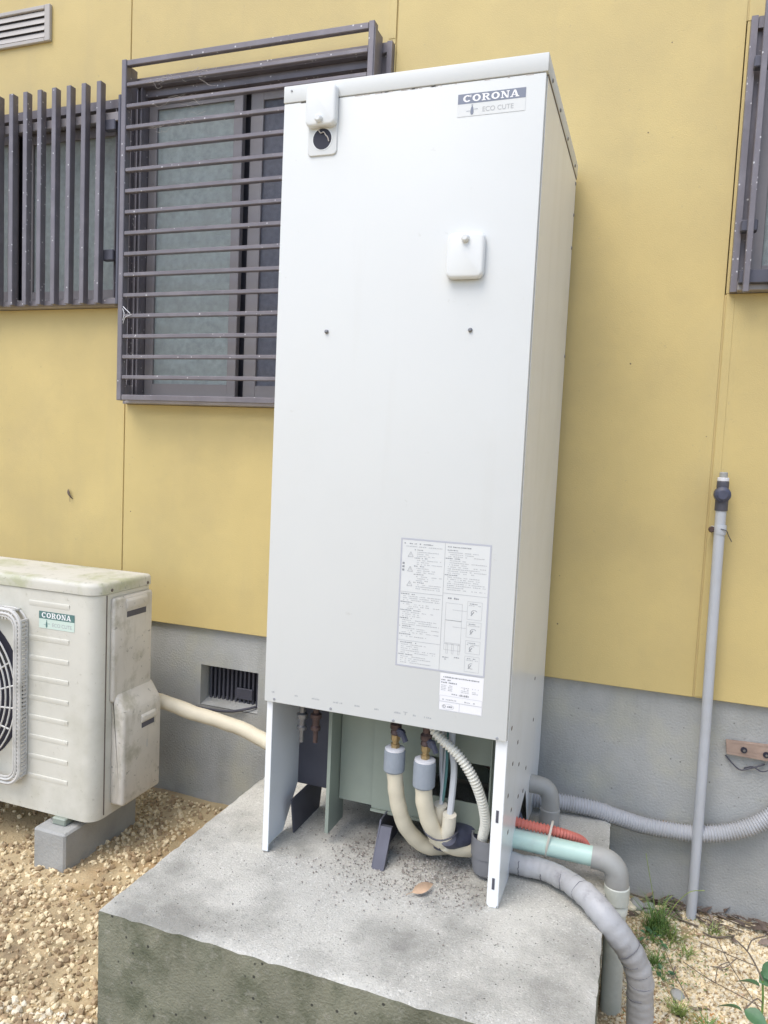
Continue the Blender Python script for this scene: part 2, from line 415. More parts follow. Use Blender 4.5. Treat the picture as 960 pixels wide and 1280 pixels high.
# ------------------------------------------------------------------ house wall
house = thing('house', (-.5, FY, GZ), 'yellow sided house wall with bronze barred windows on a grey concrete foundation', 'house')
SEAMS = [-3.49, -2.515, -1.54, -.565, .41, 1.385, 2.36]
ZB, ZT = .36, 3.1
WIN = {1: (1.475, 2.185), 2: (1.135, 2.243), 4: (1.472, 2.172)}
def panel(x0, x1, z0, z1):
    g = .0022
    pbox('siding_panel', house, MT['siding'], x0 + g, x1 - g, WY, WY + .018, z0, z1, bev=.0012)
    pbox('wall_backing', house, MT['backing'], x0, x1, WY + .022, WY + .14, z0 + .002, z1 - .002)
for i in range(6):
    a, b = SEAMS[i], SEAMS[i + 1]
    if i in WIN:
        panel(a, b, ZB, WIN[i][0]); panel(a, b, WIN[i][1], ZT)
    else: panel(a, b, ZB, ZT)
for i, (lo_, hi_) in {1: (-2.50, -1.548), 2: (-1.532, -.570), 4: (.418, 1.37)}.items():
    z0, z1 = WIN[i]
    for p_, q_ in ((SEAMS[i], lo_), (hi_, SEAMS[i + 1])):
        pbox('trim_strip', house, MT['siding'], p_ + .0005, q_ - .0003, WY + .0008, WY + .138, z0 + .001, z1 - .001)
# sealant in the joints
for x, z0, z1, w in ((-1.54, ZB, 3.1, .0016), (-.565, ZB, 3.1, .004), (1.385, ZB, 3.1, .004), (.41, ZB, 1.471, .002), (.41, 2.173, 3.1, .002)):
    pbox('sealant_joint', house, MT['caulk'], x - .002, x + .002, WY + (.0016 if x == .41 else .004), WY + .02, z0 + .001, z1 - .001)
pbox('sealant_joint', house, MT['siding'], .4135, .4335, WY - .0015, WY - .0002, ZB + .004, 1.462, bev=.0005, label='wide sealant strip below the right window')
pbox('sealant_joint', house, MT['siding'], -.590, -.5675, WY - .0014, WY - .0002, 2.26, 3.09, bev=.0005)
# foundation with the vent opening
VX0, VX1, VZ0, VZ1 = -1.207, -.976, .083, .223
f_ = NB()
FB = FY + .16
box(f_, -3.49, VX0, FY, FB, -.6, ZB + .01); box(f_, VX1, 2.36, FY, FB, -.6, ZB + .01)
box(f_, VX0, VX1, FY, FB, -.6, VZ0 - .004); box(f_, VX0, VX1, FY, FB, VZ1, ZB + .01)
fo = part('foundation', f_, MT['concrete'], house)
# sloped cill inside the opening
bm = NB(); prism(bm, [(FY, VZ0 - .004), (FY + .075, VZ0 + .012), (FY + .075, VZ0 - .006), (FY, VZ0 - .006)], 'x', VX0, VX1); part('vent_cill', bm, MT['concrete'], fo)
pbox('vent_void', fo, MT['hole'], VX0, VX1, FY + .072, FY + .10, VZ0, VZ1)
nb = 13
for k in range(nb):
    x = VX0 + .012 + (VX1 - VX0 - .024) * k / (nb - 1)
    pbox('vent_bar', fo, MT['darkm'], x - .004, x + .004, FY + .048, FY + .060, VZ0 + .006, VZ1 - .001, bev=.001)
pbox('vent_plate', fo, MT['darkm'], -1.085, -1.020, FY + .040, FY + .047, .105, .145, bev=.002)

def window(x0, x1, z0, z1, dark_right=True, half=True, jw=.055):
    """frame with two sliding sashes; returns the window part"""
    b = NB(); y0, y1 = WY - .022, WY + .10
    box(b, x0, x0 + .016, y0, y1, z0, z1); box(b, x1 - .016, x1, y0, y1, z0, z1)
    box(b, x0 + .016, x0 + jw, WY - .004, y1 - .004, z0 + .03, z1 - .03); box(b, x1 - jw, x1 - .016, WY - .004, y1 - .004, z0 + .03, z1 - .03)
    box(b, x0 + .017, x1 - .017, y0 + .004, y1 - .002, z1 - .030, z1 - .001)
    box(b, x0 + jw, x1 - jw, WY + .006, y1 - .006, z1 - .055, z1 - .031)
    # thin ribs on the jamb
    box(b, x0 + .030, x0 + .034, WY - .012, WY - .003, z0 + .03, z1 - .03); box(b, x0 + jw - .006, x0 + jw - .001, WY - .016, WY - .003, z0 + .03, z1 - .03)
    box(b, x1 - jw + .001, x1 - jw + .006, WY - .016, WY - .003, z0 + .03, z1 - .03)
    w = part('window', b, MT['bronze'], house)
    pbox('sill', w, MT['sillm'], x0 + .0165, x1 - .0165, y0 - .012, y1, z0 + .001, z0 + .029, bev=.002)
    xm = (x0 + x1) / 2; gx0, gx1 = x0 + jw + .002, x1 - jw - .002; a, c = z0 + .031, z1 - .057
    for (s0, s1, yy, gm, st) in ((gx0, xm - .052, WY + .020, 'glass', .034), (xm - .036, gx1, WY + .044, 'glassd' if dark_right else 'glass', .048)):
        s = NB()
        box(s, s0, s0 + st, yy, yy + .022, a, c, .0015); box(s, s1 - st, s1, yy, yy + .022, a, c, .0015)
        box(s, s0 + st, s1 - st, yy + .001, yy + .021, a, a + .045); box(s, s0 + st, s1 - st, yy + .001, yy + .021, c - .035, c)
        part('sash', s, MT['bronze2'], w)
        pbox('glass_pane', w, MT[gm], s0 + st - .003, s1 - st + .003, yy + .009, yy + .014, a + .042, c - .032)
    pbox('dark_interior', w, MT['darkm'], x0 + jw - .01, x1 - jw + .01, WY + .072, WY + .078, z0 + .02, z1 - .02)
    return w
# middle window with a horizontal bar guard standing off the wall
w2 = window(-1.532, -.570, 1.135, 2.243)
GY0, GY1 = .556, .574
for x in (-1.508, -.622):
    pbox('guard_post', w2, MT['bronze'], x - .001, x + .018, GY0 - .002, GY1 + .01, 1.143, 2.274, bev=.002)
    pbox('guard_return', w2, MT['bronze'], x + .002, x + .016, GY1 + .0105, WY - .023, 2.15, 2.262, bev=.002)
    pbox('guard_return', w2, MT['bronze'], x + .002, x + .016, GY1 + .0105, WY - .023, 1.16, 1.20, bev=.002)
pbox('guard_side', w2, MT['bronze'], -.6035, -.6005, GY0, WY - .023, 1.15, 2.255, bev=.001)
for k in range(17):
    z = 2.262 - .0693 * k
    hh = .0095 if k in (0, 16) else .0065
    b = NB(); box(b, -1.4895, -.6235, GY0, GY1, z - hh, z + hh, .002)
    part('guard_bar', b, MT['bronze'], w2)
rc = random.Random(17)
for k in range(30):
    z = rc.choice((2.19, 2.118, 2.05)) + rc.gauss(0, .012); x = rc.uniform(-1.40, -1.18); P = [(x, GY0 - .003, z)]
    for j in range(5):
        x += rc.uniform(.003, .018); z += rc.uniform(-.008, .009); P.append((min(x, -1.06), GY0 - .003 + rc.uniform(0, .012), z))
    b = NB(); tube(b, P, rc.uniform(.0003, .0006), 4, .004); part('cobweb', b, MT['gritl'], w2)
for pts in ([(-1.49, .56, 1.463), (-1.478, .553, 1.455), (-1.455, .553, 1.437)], [(-1.49, .56, 1.405), (-1.475, .553, 1.425), (-1.45, .553, 1.434)], [(-1.488, .555, 1.455), (-1.48, .553, 1.434), (-1.488, .555, 1.415)]):
    b = NB(); tube(b, pts, .0012, 4, .006); part('cobweb', b, MT['logow'], w2)
# left window with a vertical bar guard
w1 = window(-2.50, -1.548, 1.475, 2.185, dark_right=False, jw=.04)
pbox('guard_rail', w1, MT['bronze'], -2.50, -1.535, WY - .05, WY - .024, 1.478, 1.497, bev=.002)
pbox('guard_rail', w1, MT['bronze2'], -2.50, -1.535, WY - .044, WY - .026, 2.10, 2.13, bev=.002)
for k in range(15):
    x = -1.614 - .0645 * k
    b = NB(); box(b, x - .0095, x + .0095, .568, .594, 1.479, 2.225, .0015); part('guard_bar', b, MT['bronze'], w1)
for z in (1.63, 2.07):
    pbox('guard_bracket', w1, MT['darkm'], -1.612, -1.566, .5945, WY - .024, z, z + .038, bev=.003)
pbox('guard_post', w1, MT['darkm'], -1.5465, -1.5345, WY - .055, WY - .0225, 1.477, 2.18, bev=.002)
# right window, mostly out of the picture
w4 = window(.418, 1.37, 1.472, 2.172, dark_right=False, jw=.04)
for k in range(15):
    x = .452 + .0645 * k
    b = NB(); box(b, x - .0075, x + .0075, .572, .589, 1.462, 2.225, .0015); part('guard_bar', b, MT['bronze'], w4)
pbox('guard_rail', w4, MT['darkm'], .435, 1.37, WY - .05, WY - .024, 1.488, 1.522, bev=.002)
for z in (1.62, 2.03):
    pbox('guard_bracket', w4, MT['darkm'], .430, .470, .5895, WY - .024, z, z + .03, bev=.003)
# louvred vent high on the left
b = NB(); box(b, -2.36, -1.912, WY - .012, WY - .0003, 2.536, 2.55, .002); box(b, -2.36, -1.912, WY - .012, WY - .0003, 2.424, 2.438, .002)
box(b, -1.911, -1.886, WY - .013, WY - .0003, 2.424, 2.55, .002); box(b, -2.386, -2.361, WY - .013, WY - .0003, 2.424, 2.55, .002)
v = part('wall_vent', b, mat('vent_paint', (.46, .43, .40), .5, .06), house)
pbox('vent_back', v, MT['darkm'], -2.36, -1.912, WY - .003, WY - .0004, 2.4385, 2.5355)
for k in range(4):
    z = 2.4395 + .0245 * k
    b = NB(); prism(b, [(WY - .011, z), (WY - .009, z), (WY - .0035, z + .019), (WY - .0055, z + .019)], 'x', -2.36, -1.9125)
    part('louvre_blade', b, v.data.materials[0], v)
# wooden fixing block with two holes on the foundation
b = NB(); prism(b, [(.503, .250), (.70, .257), (.70, .203), (.655, .210), (.507, .213)], 'y', FY - .018, FY - .0003, .003, 1)
blk = part('fixing_block', b, MT['wood'], house)
for x, z in ((.549, .232), (.605, .228)):
    b = NB(); lathe(b, (x, FY - .0205, z), [(.0085, 0), (.0085, .0022)], 14, 'y'); part('bolt_hole', b, MT['hole'], blk)
    b = NB(); lathe(b, (x + .001, FY - .0225, z - .001), [(.0035, 0), (.0035, .0018)], 8, 'y'); part('bolt', b, MT['screw'], blk)

# ------------------------------------------------------------------ brand sticker lettering (slab-serif capitals as flat print)
def ring(bm, cx, cz, rx, rz, t, y, a0=0, a1=360, n=28):
    full = a1 - a0 >= 360; k = n if full else n + 1; out = []; inn = []
    for i in range(k):
        a = radians(a0 + (a1 - a0) * i / n)
        out.append(bm.verts.new((cx + rx * cos(a), y, cz + rz * sin(a)))); inn.append(bm.verts.new((cx + (rx - t * 1.35) * cos(a), y, cz + (rz - t * .75) * sin(a))))
    for i in range(n):
        j = (i + 1) % k; bm.faces.new((out[i], out[j], inn[j], inn[i]))
def letters(word, x0, z0, w, hgt, y):
    bm = NB(); cw = w / len(word); e = [0]
    def yy(): e[0] += 1; return y - .00002 * (e[0] % 7)
    for i, ch in enumerate(word):
        L = x0 + cw * i + cw * .06; W = cw * .88; R = L + W; t = W * .2; s = hgt * .13; T = z0 + hgt
        cx = (L + R) / 2; cz = z0 + hgt / 2
        if ch == 'O': ring(bm, cx, cz, W / 2, hgt / 2, t, yy())
        elif ch == 'C':
            ring(bm, cx, cz, W / 2, hgt / 2, t, yy(), 42, 322); quad(bm, R - W * .13, R - W * .03, T - hgt * .36, T, yy())
        elif ch == 'R':
            quad(bm, L + W * .12, L + W * .12 + t * 1.2, z0, T, yy()); quad(bm, L, L + W * .5, z0, z0 + s, yy()); quad(bm, L, L + W * .3, T - s, T, yy())
            ring(bm, L + W * .5, T - hgt * .27, W * .40, hgt * .27, t * .85, yy(), -90, 90, 14); quad(bm, L + W * .3, L + W * .5, T - s, T, yy()); quad(bm, L + W * .3, L + W * .5, T - hgt * .54, T - hgt * .54 + s, yy())
            poly_y(bm, [(L + W * .45, z0 + hgt * .48), (L + W * .68, z0 + hgt * .48), (R, z0), (R - t * 1.4, z0)], yy()); quad(bm, R - W * .2, R + W * .05, z0, z0 + s, yy())
        elif ch == 'N':
            quad(bm, L + W * .12, L + W * .25, z0, T, yy()); quad(bm, R - W * .22, R - W * .09, z0, T, yy())
            poly_y(bm, [(L + W * .05, T), (L + W * .34, T), (R - W * .09, z0), (R - W * .32, z0)], yy())
            quad(bm, L, L + W * .38, z0, z0 + s, yy()); quad(bm, L - W * .02, L + W * .3, T - s, T, yy()); quad(bm, R - W * .35, R + W * .02, T - s, T, yy())
        elif ch == 'A':
            poly_y(bm, [(L + W * .05, z0), (L + W * .2, z0), (cx + W * .06, T), (cx - W * .10, T)], yy()); poly_y(bm, [(R - W * .30, z0), (R - W * .03, z0), (cx + W * .12, T), (cx - W * .10, T)], yy())
            quad(bm, L + W * .2, R - W * .25, z0 + hgt * .26, z0 + hgt * .38, yy()); quad(bm, L - W * .04, L + W * .32, z0, z0 + s, yy()); quad(bm, R - W * .4, R + W * .04, z0, z0 + s, yy())
    return bm
def sticker(parent, x0, x1, z0, z1, y, mband, mlet, mbase, mtext):
    b = NB(); quad(b, x0, x1, z0, z1, y - .0005); st = part('brand_sticker', b, mbase, parent, smooth=False)
    W = x1 - x0; H = z1 - z0; zb = z0 + H * .56
    b = NB(); quad(b, x0, x1, zb, z1, y - .0007); part('logo_band', b, mband, st, smooth=False)
    part('logo_lettering', letters('CORONA', x0 + W * .07, zb + H * .07, W * .84, H * .31, y - .0009), mlet, st, smooth=False)
    b = text_bm('ECO CUTE', H * .30, x0 + W * .37, z0 + H * .15, y - .0008); part('logo_lettering', b, mtext, st, smooth=False)
    # leaf shaped emblem with a fine line through it
    b = NB(); cx, cz = x0 + W * .22, z0 + H * .25; pts = []
    for i in range(20):
        a = 2 * pi * i / 20; pts.append((cx + W * .024 * cos(a) * (1 - .35 * sin(a)), cz + H * .20 * sin(a)))
    poly_y(b, pts, y - .0008); quad(b, cx - W * .012, cx + W * .012, cz + H * .21, cz + H * .25, y - .0008)
    quad(b, cx - W * .085, cx - W * .03, cz - H * .03, cz - H * .012, y - .0008); quad(b, cx + W * .03, cx + W * .085, cz + H * .03, cz + H * .048, y - .0008)
    part('logo_emblem', b, mband, st, smooth=False)

# ------------------------------------------------------------------ water heater
W_, D_, H_ = .595, .611, 1.83
wh = thing('water_heater', (-.2975, .3, 0), 'tall white cabinet water heater with two round-cornered cover caps and printed instructions', 'water heater')
b = NB(); box(b, -W_, 0, .0, .001, .40, 1.80)  # placeholder face, replaced by the shaped panel below
b.free()
b = NB(); box(b, -W_ - .002, -.0015, -.0015, .012, .387, 1.7915, .002, 2)
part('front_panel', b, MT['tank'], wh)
# side sheet with its legs cut out of the lower edge
sidepoly = [(.0125, 0), (.148, 0), (.225, .090), (.345, .128), (.362, .125), (.43, 0), (.59, 0), (.60, .09), (D_, .13), (D_, 1.797), (.0125, 1.797)]
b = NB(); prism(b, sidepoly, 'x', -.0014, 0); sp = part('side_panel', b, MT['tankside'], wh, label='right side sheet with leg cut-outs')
b = NB(); box(b, -.026, -.0002, .0095, .0124, .006, .386, .001); prism(b, [(-.026, .006), (-.002, .006), (-.004, 0.0), (-.02, -.0005)], 'y', .0097, .0122)
part('leg_flange', b, MT['tankside'], sp)
for z0, z1 in ((.197, .225), (.042, .068)):
    pbox('slot', sp, MT['darkm'], -.016, -.010, .0085, .0094, z0, z1)
for y, z in ((.06, .24), (.10, .30), (.12, .18), (.16, .33), (.055, .40), (.20, .26), (.22, .17), (.42, .30), (.09, .14), (.33, .20), (.30, .15), (.40, .42)):
    b = NB(); box(b, .0001, .0008, y - .005, y + .005, z - .004, z + .004, .0003); part('rust_fleck', b, MT['rust'], sp)
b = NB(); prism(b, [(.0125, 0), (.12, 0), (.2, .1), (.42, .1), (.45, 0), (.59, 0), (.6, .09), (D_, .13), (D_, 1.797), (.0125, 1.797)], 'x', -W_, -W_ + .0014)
sl = part('side_panel', b, MT['tankside'], wh)
b = NB(); box(b, -W_ + .0002, -W_ + .016, .0095, .0124, 0, .386, .001); part('leg_flange', b, MT['tankside'], sl)
pbox('back_panel', wh, MT['galv'], -W_ + .002, -.002, D_ - .004, D_ - .001, .012, 1.79)  # lower part added to block light from behind and darken the open foot
b = NB()
rg = random.Random(12)
for k in range(26):
    x = rg.uniform(-.57, -.03); ln = rg.uniform(.004, .022); quad(b, x, x + ln, 1.7905 - rg.uniform(.0006, .0016), 1.7912, -.0018)
part('seam_grime', b, MT['gritl'], wh, 'stuff', smooth=False)
pbox('floor_plate', wh, MT['darkm'], -W_ + .002, -.002, .16, D_ - .005, .38, .395)
# lid with a turned-down rim and a seam under it
b = NB(); box(b, -W_ - .003, .0022, -.003, D_ + .002, 1.793, H_, .0018, 2); lid = part('lid', b, MT['tank'], wh)
for y in (.06, .20, .36, .54):
    b = NB(); lathe(b, (.0022, y, 1.802), [(.0048, 0), (.0048, .0015), (.003, .0026)], 8, 'x'); part('screw', b, MT['screw'], lid)
b = NB(); box(b, -.001, .0012, .012, D_, 1.7895, 1.7925); part('seam', b, MT['rust'], lid)
for z in (1.775, 1.69, 1.6, 1.30):
    b = NB(); lathe(b, (.0002, D_ - .012, z), [(.005, 0), (.005, .0015), (.003, .0024)], 8, 'x'); part('screw', b, MT['screw'], wh)
# embossed bed for the upper left cap, with the open inlet hole
b = NB(); prism(b, rrect(-.532, -.460, 1.668, 1.745, .010), 'y', -.0012, -.0048, .0015, 1); bed = part('cap_bed', b, MT['tank'], wh)
b = NB(); lathe(b, (-.496, -.0054, 1.704), [(.0228, 0), (.0228, .004)], 28, 'y'); part('inlet_hole', b, MT['hole'], bed)
b = NB(); ring(b, -.496, 1.704, .0255, .0255, .0022, -.0053, 0, 360, 28); part('hole_rim', b, MT['whitep'], bed)
for pts in ([(-.505, -.0065, 1.723), (-.499, -.0075, 1.716), (-.492, -.0075, 1.718), (-.486, -.0065, 1.709)], [(-.488, -.0065, 1.712), (-.482, -.008, 1.706), (-.479, -.0065, 1.697)]):
    b = NB(); tube(b, pts, .0013, 5, .003); part('cobweb', b, MT['gritl'], bed)
def cap(x0, x1, z0, z1, knob):
    b = NB(); prism(b, rrect(x0, x1, z0, z1, .014, 6), 'y', -.004, -.020, .006, 3)
    c = part('cover_cap', b, MT['whitep'], wh)
    b = NB(); lathe(b, (knob[0], -.0305, knob[1]), [(.0055, 0), (.0085, .003), (.0085, .011)], 18, 'y'); part('knob', b, MT['whitep'], c)
    return c
cap(-.5345, -.4600, 1.7275, 1.818, (-.4985, 1.7415))
cap(-.1885, -.1070, 1.382, 1.477, (-.1475, 1.4635))
for x in (-.468, -.131):
    b = NB(); lathe(b, (x, -.0065, 1.2755), [(.0025, 0), (.0048, .002), (.0048, .0052)], 12, 'y'); part('plug_bolt', b, MT['screw'], wh)
for x, z in ((-.57, .395), (-.263, .392), (-.022, .392), (-.42, .395)):
    b = NB(); lathe(b, (x, -.0032, z), [(.0028, 0), (.0034, .0018)], 10, 'y'); part('screw', b, MT['inkd'], wh)
b = NB(); lathe(b, (-.578, -.0045, 1.818), [(.0022, 0), (.0026, .0015)], 8, 'y'); part('screw', b, MT['inkd'], lid)
sticker(wh, -.1845, -.0410, 1.7205, 1.7665, -.0015, MT['logo'], MT['logow'], MT['logowd'], MT['ink'])

# instruction sheet: frame, columns and fine print too small to read
sx0, sx1, sz0, sz1 = -.264, -.0575, .523, .816
b = NB(); quad(b, sx0, sx1, sz0, sz1, -.0019); sheet = part('instruction_sheet', b, MT['paper'], wh, smooth=False)
b = NB(); y = -.0022; fw = .0034
quad(b, sx0, sx1, sz1 - fw, sz1, y); quad(b, sx0, sx1, sz0, sz0 + fw, y); quad(b, sx0, sx0 + fw, sz0 + fw, sz1 - fw, y); quad(b, sx1 - fw, sx1, sz0 + fw, sz1 - fw, y)
part('sheet_border', b, mat('pale_blue_grey_ink', (.47, .48, .53), .6, .02), sheet, smooth=False)
rng = random.Random(5)
PR = NB(); PD = NB()
def row(bm, x0, x1, z, hgt, dens=.85, y=-.0022):
    x = x0
    while x < x1 - .001:
        w = rng.uniform(.0014, .0042)
        if rng.random() < dens: quad(bm, x, min(x + w, x1), z, z + hgt * rng.uniform(.7, 1.05), y)
        x += w + rng.uniform(.0005, .0014)
def block(x0, x1, ztop, zbot, pitch, bold_every=4):
    z = ztop; k = 0
    while z > zbot:
        if k % bold_every == 0 and rng.random() < .85:
            row(PD, x0 - .003, x0 + (x1 - x0) * rng.uniform(.25, .5), z, .0021); 
        else:
            row(PR, x0 + .003, x0 + (x1 - x0) * rng.choice((1, 1, .96, .7, .5, .85)), z, .0017, .8)
        z -= pitch; k += 1
xm = -.161
quad(PR, xm - .0005, xm + .0005, sz0 + fw, sz1 - fw, -.00225)
quad(PR, sx0 + fw, xm - .0006, .694, .6948, -.00225); quad(PR, xm + .0006, sx1 - fw, .7005, .7013, -.00225)
quad(PR, sx0 + fw, xm - .0006, .583, .5837, -.00225)
row(PD, sx0 + .008, sx0 + .075, .8035, .0026); row(PD, xm + .006, xm + .06, .8035, .0026)
row(PR, sx0 + .008, xm - .006, .7975, .0018)
block(-.228, -.166, .7905, .699, .0046); block(-.156, -.066, .7965, .7045, .0046)
block(-.256, -.166, .689, .588, .0046); block(-.256, -.168, .578, .529, .0046, 6)
for zc in (.775, .742, .709):
    # warning triangles
    pts = [(-.246, zc), (-.234, zc), (-.240, zc + .011)]
    for (a, c) in zip(pts, pts[1:] + pts[:1]):
        d = Vector((c[0] - a[0], c[1] - a[1])).normalized() * .0006; nrm = Vector((-d.y, d.x))
        poly_y(PR, [(a[0] - nrm.x, a[1] - nrm.y), (c[0] - nrm.x, c[1] - nrm.y), (c[0] + nrm.x, c[1] + nrm.y), (a[0] + nrm.x, a[1] + nrm.y)], -.0022)
    quad(PR, -.2405, -.2395, zc + .003, zc + .007, -.00225)
for zc in (.757, .7495, .742): quad(PD, -.2585, -.2535, zc, zc + .0045, -.0022)
def orect(bm, x0, x1, z0, z1, t=.0006, y=-.0022):
    quad(bm, x0, x1, z1 - t, z1, y); quad(bm, x0, x1, z0, z0 + t, y); quad(bm, x0, x0 + t, z0 + t, z1 - t, y); quad(bm, x1 - t, x1, z0 + t, z1 - t, y)
row(PD, -.149, -.122, .689, .0035)
orect(PR, -.153, -.115, .590, .680); orect(PR, -.1525, -.1155, .641, .6415); 
for x in (-.148, -.135, -.121): orect(PR, x, x + .0045, .566, .588)
orect(PR, -.153, -.115, .574, .588); row(PD, -.155, -.141, .556, .0022); row(PD, -.155, -.145, .552, .002); row(PD, -.128, -.116, .558, .0022)
for z0, z1 in ((.648, .688), (.608, .643), (.572, .601), (.531, .566)):
    orect(PR, -.104, -.071, z0, z1); row(PD, -.099, -.080, z1 - .006, .002); row(PR, -.101, -.074, z1 - .0095, .0017)
    zc = z0 + (z1 - z0) * .38
    ring(PD, -.088, zc, .0075, .0065, .0012, -.00215, rng.uniform(0, 90), rng.uniform(200, 300), 12)
    poly_y(PD, [(-.096, zc - .006), (-.0945, zc - .007), (-.088, zc + .002), (-.0895, zc + .003)], -.0022)
quad(PR, -.137, -.104, .665, .6656, -.00225); quad(PR, -.135, -.104, .627, .6276, -.00225)
part('printed_text', PR, MT['ink'], sheet, 'stuff', smooth=False); part('printed_text', PD, MT['inkd'], sheet, 'stuff', smooth=False)
# white rating plate below it
b = NB(); quad(b, -.157, -.0585, .436, .521, -.0020); plate = part('rating_plate', b, MT['paperw'], wh, smooth=False)
PR = NB(); PD = NB(); yy = -.0023
x = -.150; row(PD, -.150, -.068, .511, .0032, .9, yy); row(PD, -.154, -.132, .5045, .0026, .9, yy); row(PD, -.154, -.118, .4985, .0032, .9, yy)
for k in range(4):
    z = .4925 - k * .0036
    row(PR, -.154, -.142, z, .0018, .9, yy); row(PR, -.138, -.128, z, .0018, .8, yy); row(PR, -.108, -.090, z, .0018, .9, yy); row(PR, -.083, -.064, z, .0018, .6, yy)
row(PD, -.129, -.116, .474, .0024, .9, yy); row(PD, -.112, -.090, .473, .0044, .97, yy)
orect(PR, -.156, -.0595, .4565, .470, .0005, yy); row(PR, -.150, -.074, .460, .0028, .45, yy); 
orect(PR, -.157, -.110, .437, .456, .0004, yy); orect(PR, -.110, -.0592, .437, .456, .0004, yy)
ring(PR, -.136, .445, .014, .0062, .0006, yy, 0, 360, 24); ring(PD, -.1445, .4455, .0034, .0034, .0012, yy - .0001, 0, 360, 14); row(PD, -.138, -.126, .4435, .0042, .97, yy)
part('printed_text', PR, MT['ink'], plate, 'stuff', smooth=False); part('printed_text', PD, MT['inkd'], plate, 'stuff', smooth=False)
# printed legends along the lower edge of the front panel
PD = NB(); rr = random.Random(3)
for a, c in ((-.577, -.569), (-.562, -.553), (-.515, -.505), (-.47, -.45), (-.42, -.39), (-.365, -.345), (-.318, -.30), (-.262, -.245), (-.222, -.21), (-.19, -.172)):
    row(PD, a, c, .4105, .004, .8, -.0019)
quad(PD, -.236, -.2335, .410, .4165, -.0019); quad(PD, -.24, -.2295, .416, .4175, -.00192)
part('printed_text', PD, MT['ink'], wh, 'stuff', smooth=False)

# inner frame seen in the open foot of the cabinet
def plate_with_hole(bm, x0, x1, z0, z1, hx0, hx1, hz0, hz1, y0, y1):
    box(bm, x0, hx0, y0, y1, z0, z1); box(bm, hx1, x1, y0, y1, z0, z1); box(bm, hx0, hx1, y0, y1, z0, hz0); box(bm, hx0, hx1, y0, y1, hz1, z1)
b = NB(); plate_with_hole(b, -.36, -.027, .098, .379, -.215, -.058, .162, .262, .150, .153)
bp_ = part('base_panel', b, MT['galv'], wh)
b = NB(); box(b, -.058, -.0545, .135, .1495, .10, .379); box(b, -.36, -.028, .142, .1495, .092, .0975); part('panel_lip', b, MT['galv'], bp_)
pbox('base_panel', wh, MT['galv'], -.455, -.362, .162, .165, .098, .379)
pbox('base_panel', wh, MT['darkm'], -.594, -.457, .20, .203, .098, .379)
pbox('panel_post', wh, MT['galv'], -.466, -.457, .10, .1985, .03, .379)
b = NB(); prism(b, [(.10, .098), (.30, .098), (.26, .0), (.05, 0)], 'x', -.318, -.314); prism(b, [(.095, .085), (.105, .085), (.058, .0), (.045, 0)], 'x', -.3135, -.285)
part('tank_leg', b, MT['darkm'], wh)
b = NB(); prism(b, [(.10, .098), (.30, .098), (.28, 0), (.12, 0)], 'x', -.565, -.561); part('tank_leg', b, MT['darkm'], wh)
b = NB(); lathe(b, (-.12, .36, .24), [(.03, 0), (.045, .02), (.045, .09), (.03, .11)], 16, 'z'); part('drain_valve', b, MT['foamw'], wh)
b = NB(); tube(b, [(-.30, .33, .30), (-.16, .30, .24), (-.06, .29, .20), (-.02, .35, .17)], .014, 10); part('inner_pipe', b, MT['copper'], wh)

# ------------------------------------------------------------------ pipes at the heater's foot
def fitting(parent, x, y, ztop, zb):
    b = NB(); lathe(b, (x, y, zb - .004), [(.011, 0), (.011, .012), (.0085, .013), (.0085, .02), (.0115, .021), (.0115, .034), (.009, .036)], 6); part('brass_nut', b, MT['brass'], parent, ang=.3)
    b = NB(); lathe(b, (x, y, zb + .030), [(.010, 0), (.013, .004), (.011, .012), (.014, .016), (.014, .026), (.009, .032), (.009, ztop - zb - .03)], 12); part('valve_body', b, MT['copper'], parent)
    b = NB(); tube(b, [(x + .006, y - .005, zb + .045), (x + .020, y - .012, zb + .040), (x + .030, y - .014, zb + .022)], .0065, 8, .004); lathe(b, (x + .017, y - .016, zb + .040), [(.009, 0), (.009, .012)], 8, 'y'); part('valve_handle', b, MT['navy'], parent)
p1 = thing('insulated_pipe', (-.2, .12, .0), 'left of the two cream insulated pipes with grey foam collar under the heater', 'pipe', 'cream insulated water pipes under the heater')
b = NB(); tube(b, [(-.274, .06, .27), (-.272, .06, .235), (-.266, .07, .171), (-.252, .09, .107), (-.226, .12, .056), (-.19, .15, .030), (-.12, .22, .024), (.0 - .03, .30, .026)], .0195, 16, .008, rf=lambda i, s: .0195 + .0004 * sin(s * 900), lump=.0012, lsc=50); part('jacket', b, MT['cream'], p1)
b = NB(); lathe(b, (-.275, .06, .246), [(.0225, 0), (.0255, .004), (.0255, .05), (.0235, .054)], 20); part('foam_collar', b, MT['foam'], p1)
b = NB(); lathe(b, (-.275, .06, .2995), [(.0238, 0), (.0238, .004), (.02, .0055)], 20); part('foam_end', b, MT['foamw'], p1)
fitting(p1, -.275, .06, .386, .306)
p2 = thing('insulated_pipe', (-.15, .12, .0), 'right of the two cream insulated pipes with grey foam collar under the heater', 'pipe', 'cream insulated water pipes under the heater')
b = NB(); tube(b, [(-.199, .06, .25), (-.199, .06, .215), (-.194, .067, .167), (-.176, .082, .11), (-.150, .10, .075), (-.112, .13, .056), (-.062, .18, .050), (-.03, .26, .045)], .0205, 16, .008, rf=lambda i, s: .0205 + .0004 * sin(s * 900), lump=.0012, lsc=50); part('jacket', b, MT['cream'], p2)
b = NB(); lathe(b, (-.1995, .06, .222), [(.0235, 0), (.0265, .004), (.0265, .06), (.0245, .064)], 20); part('foam_collar', b, MT['foam'], p2)
b = NB(); lathe(b, (-.1995, .06, .2855), [(.0248, 0), (.0248, .004), (.02, .0055)], 20); part('foam_end', b, MT['foamw'], p2)
fitting(p2, -.1995, .06, .386, .292)
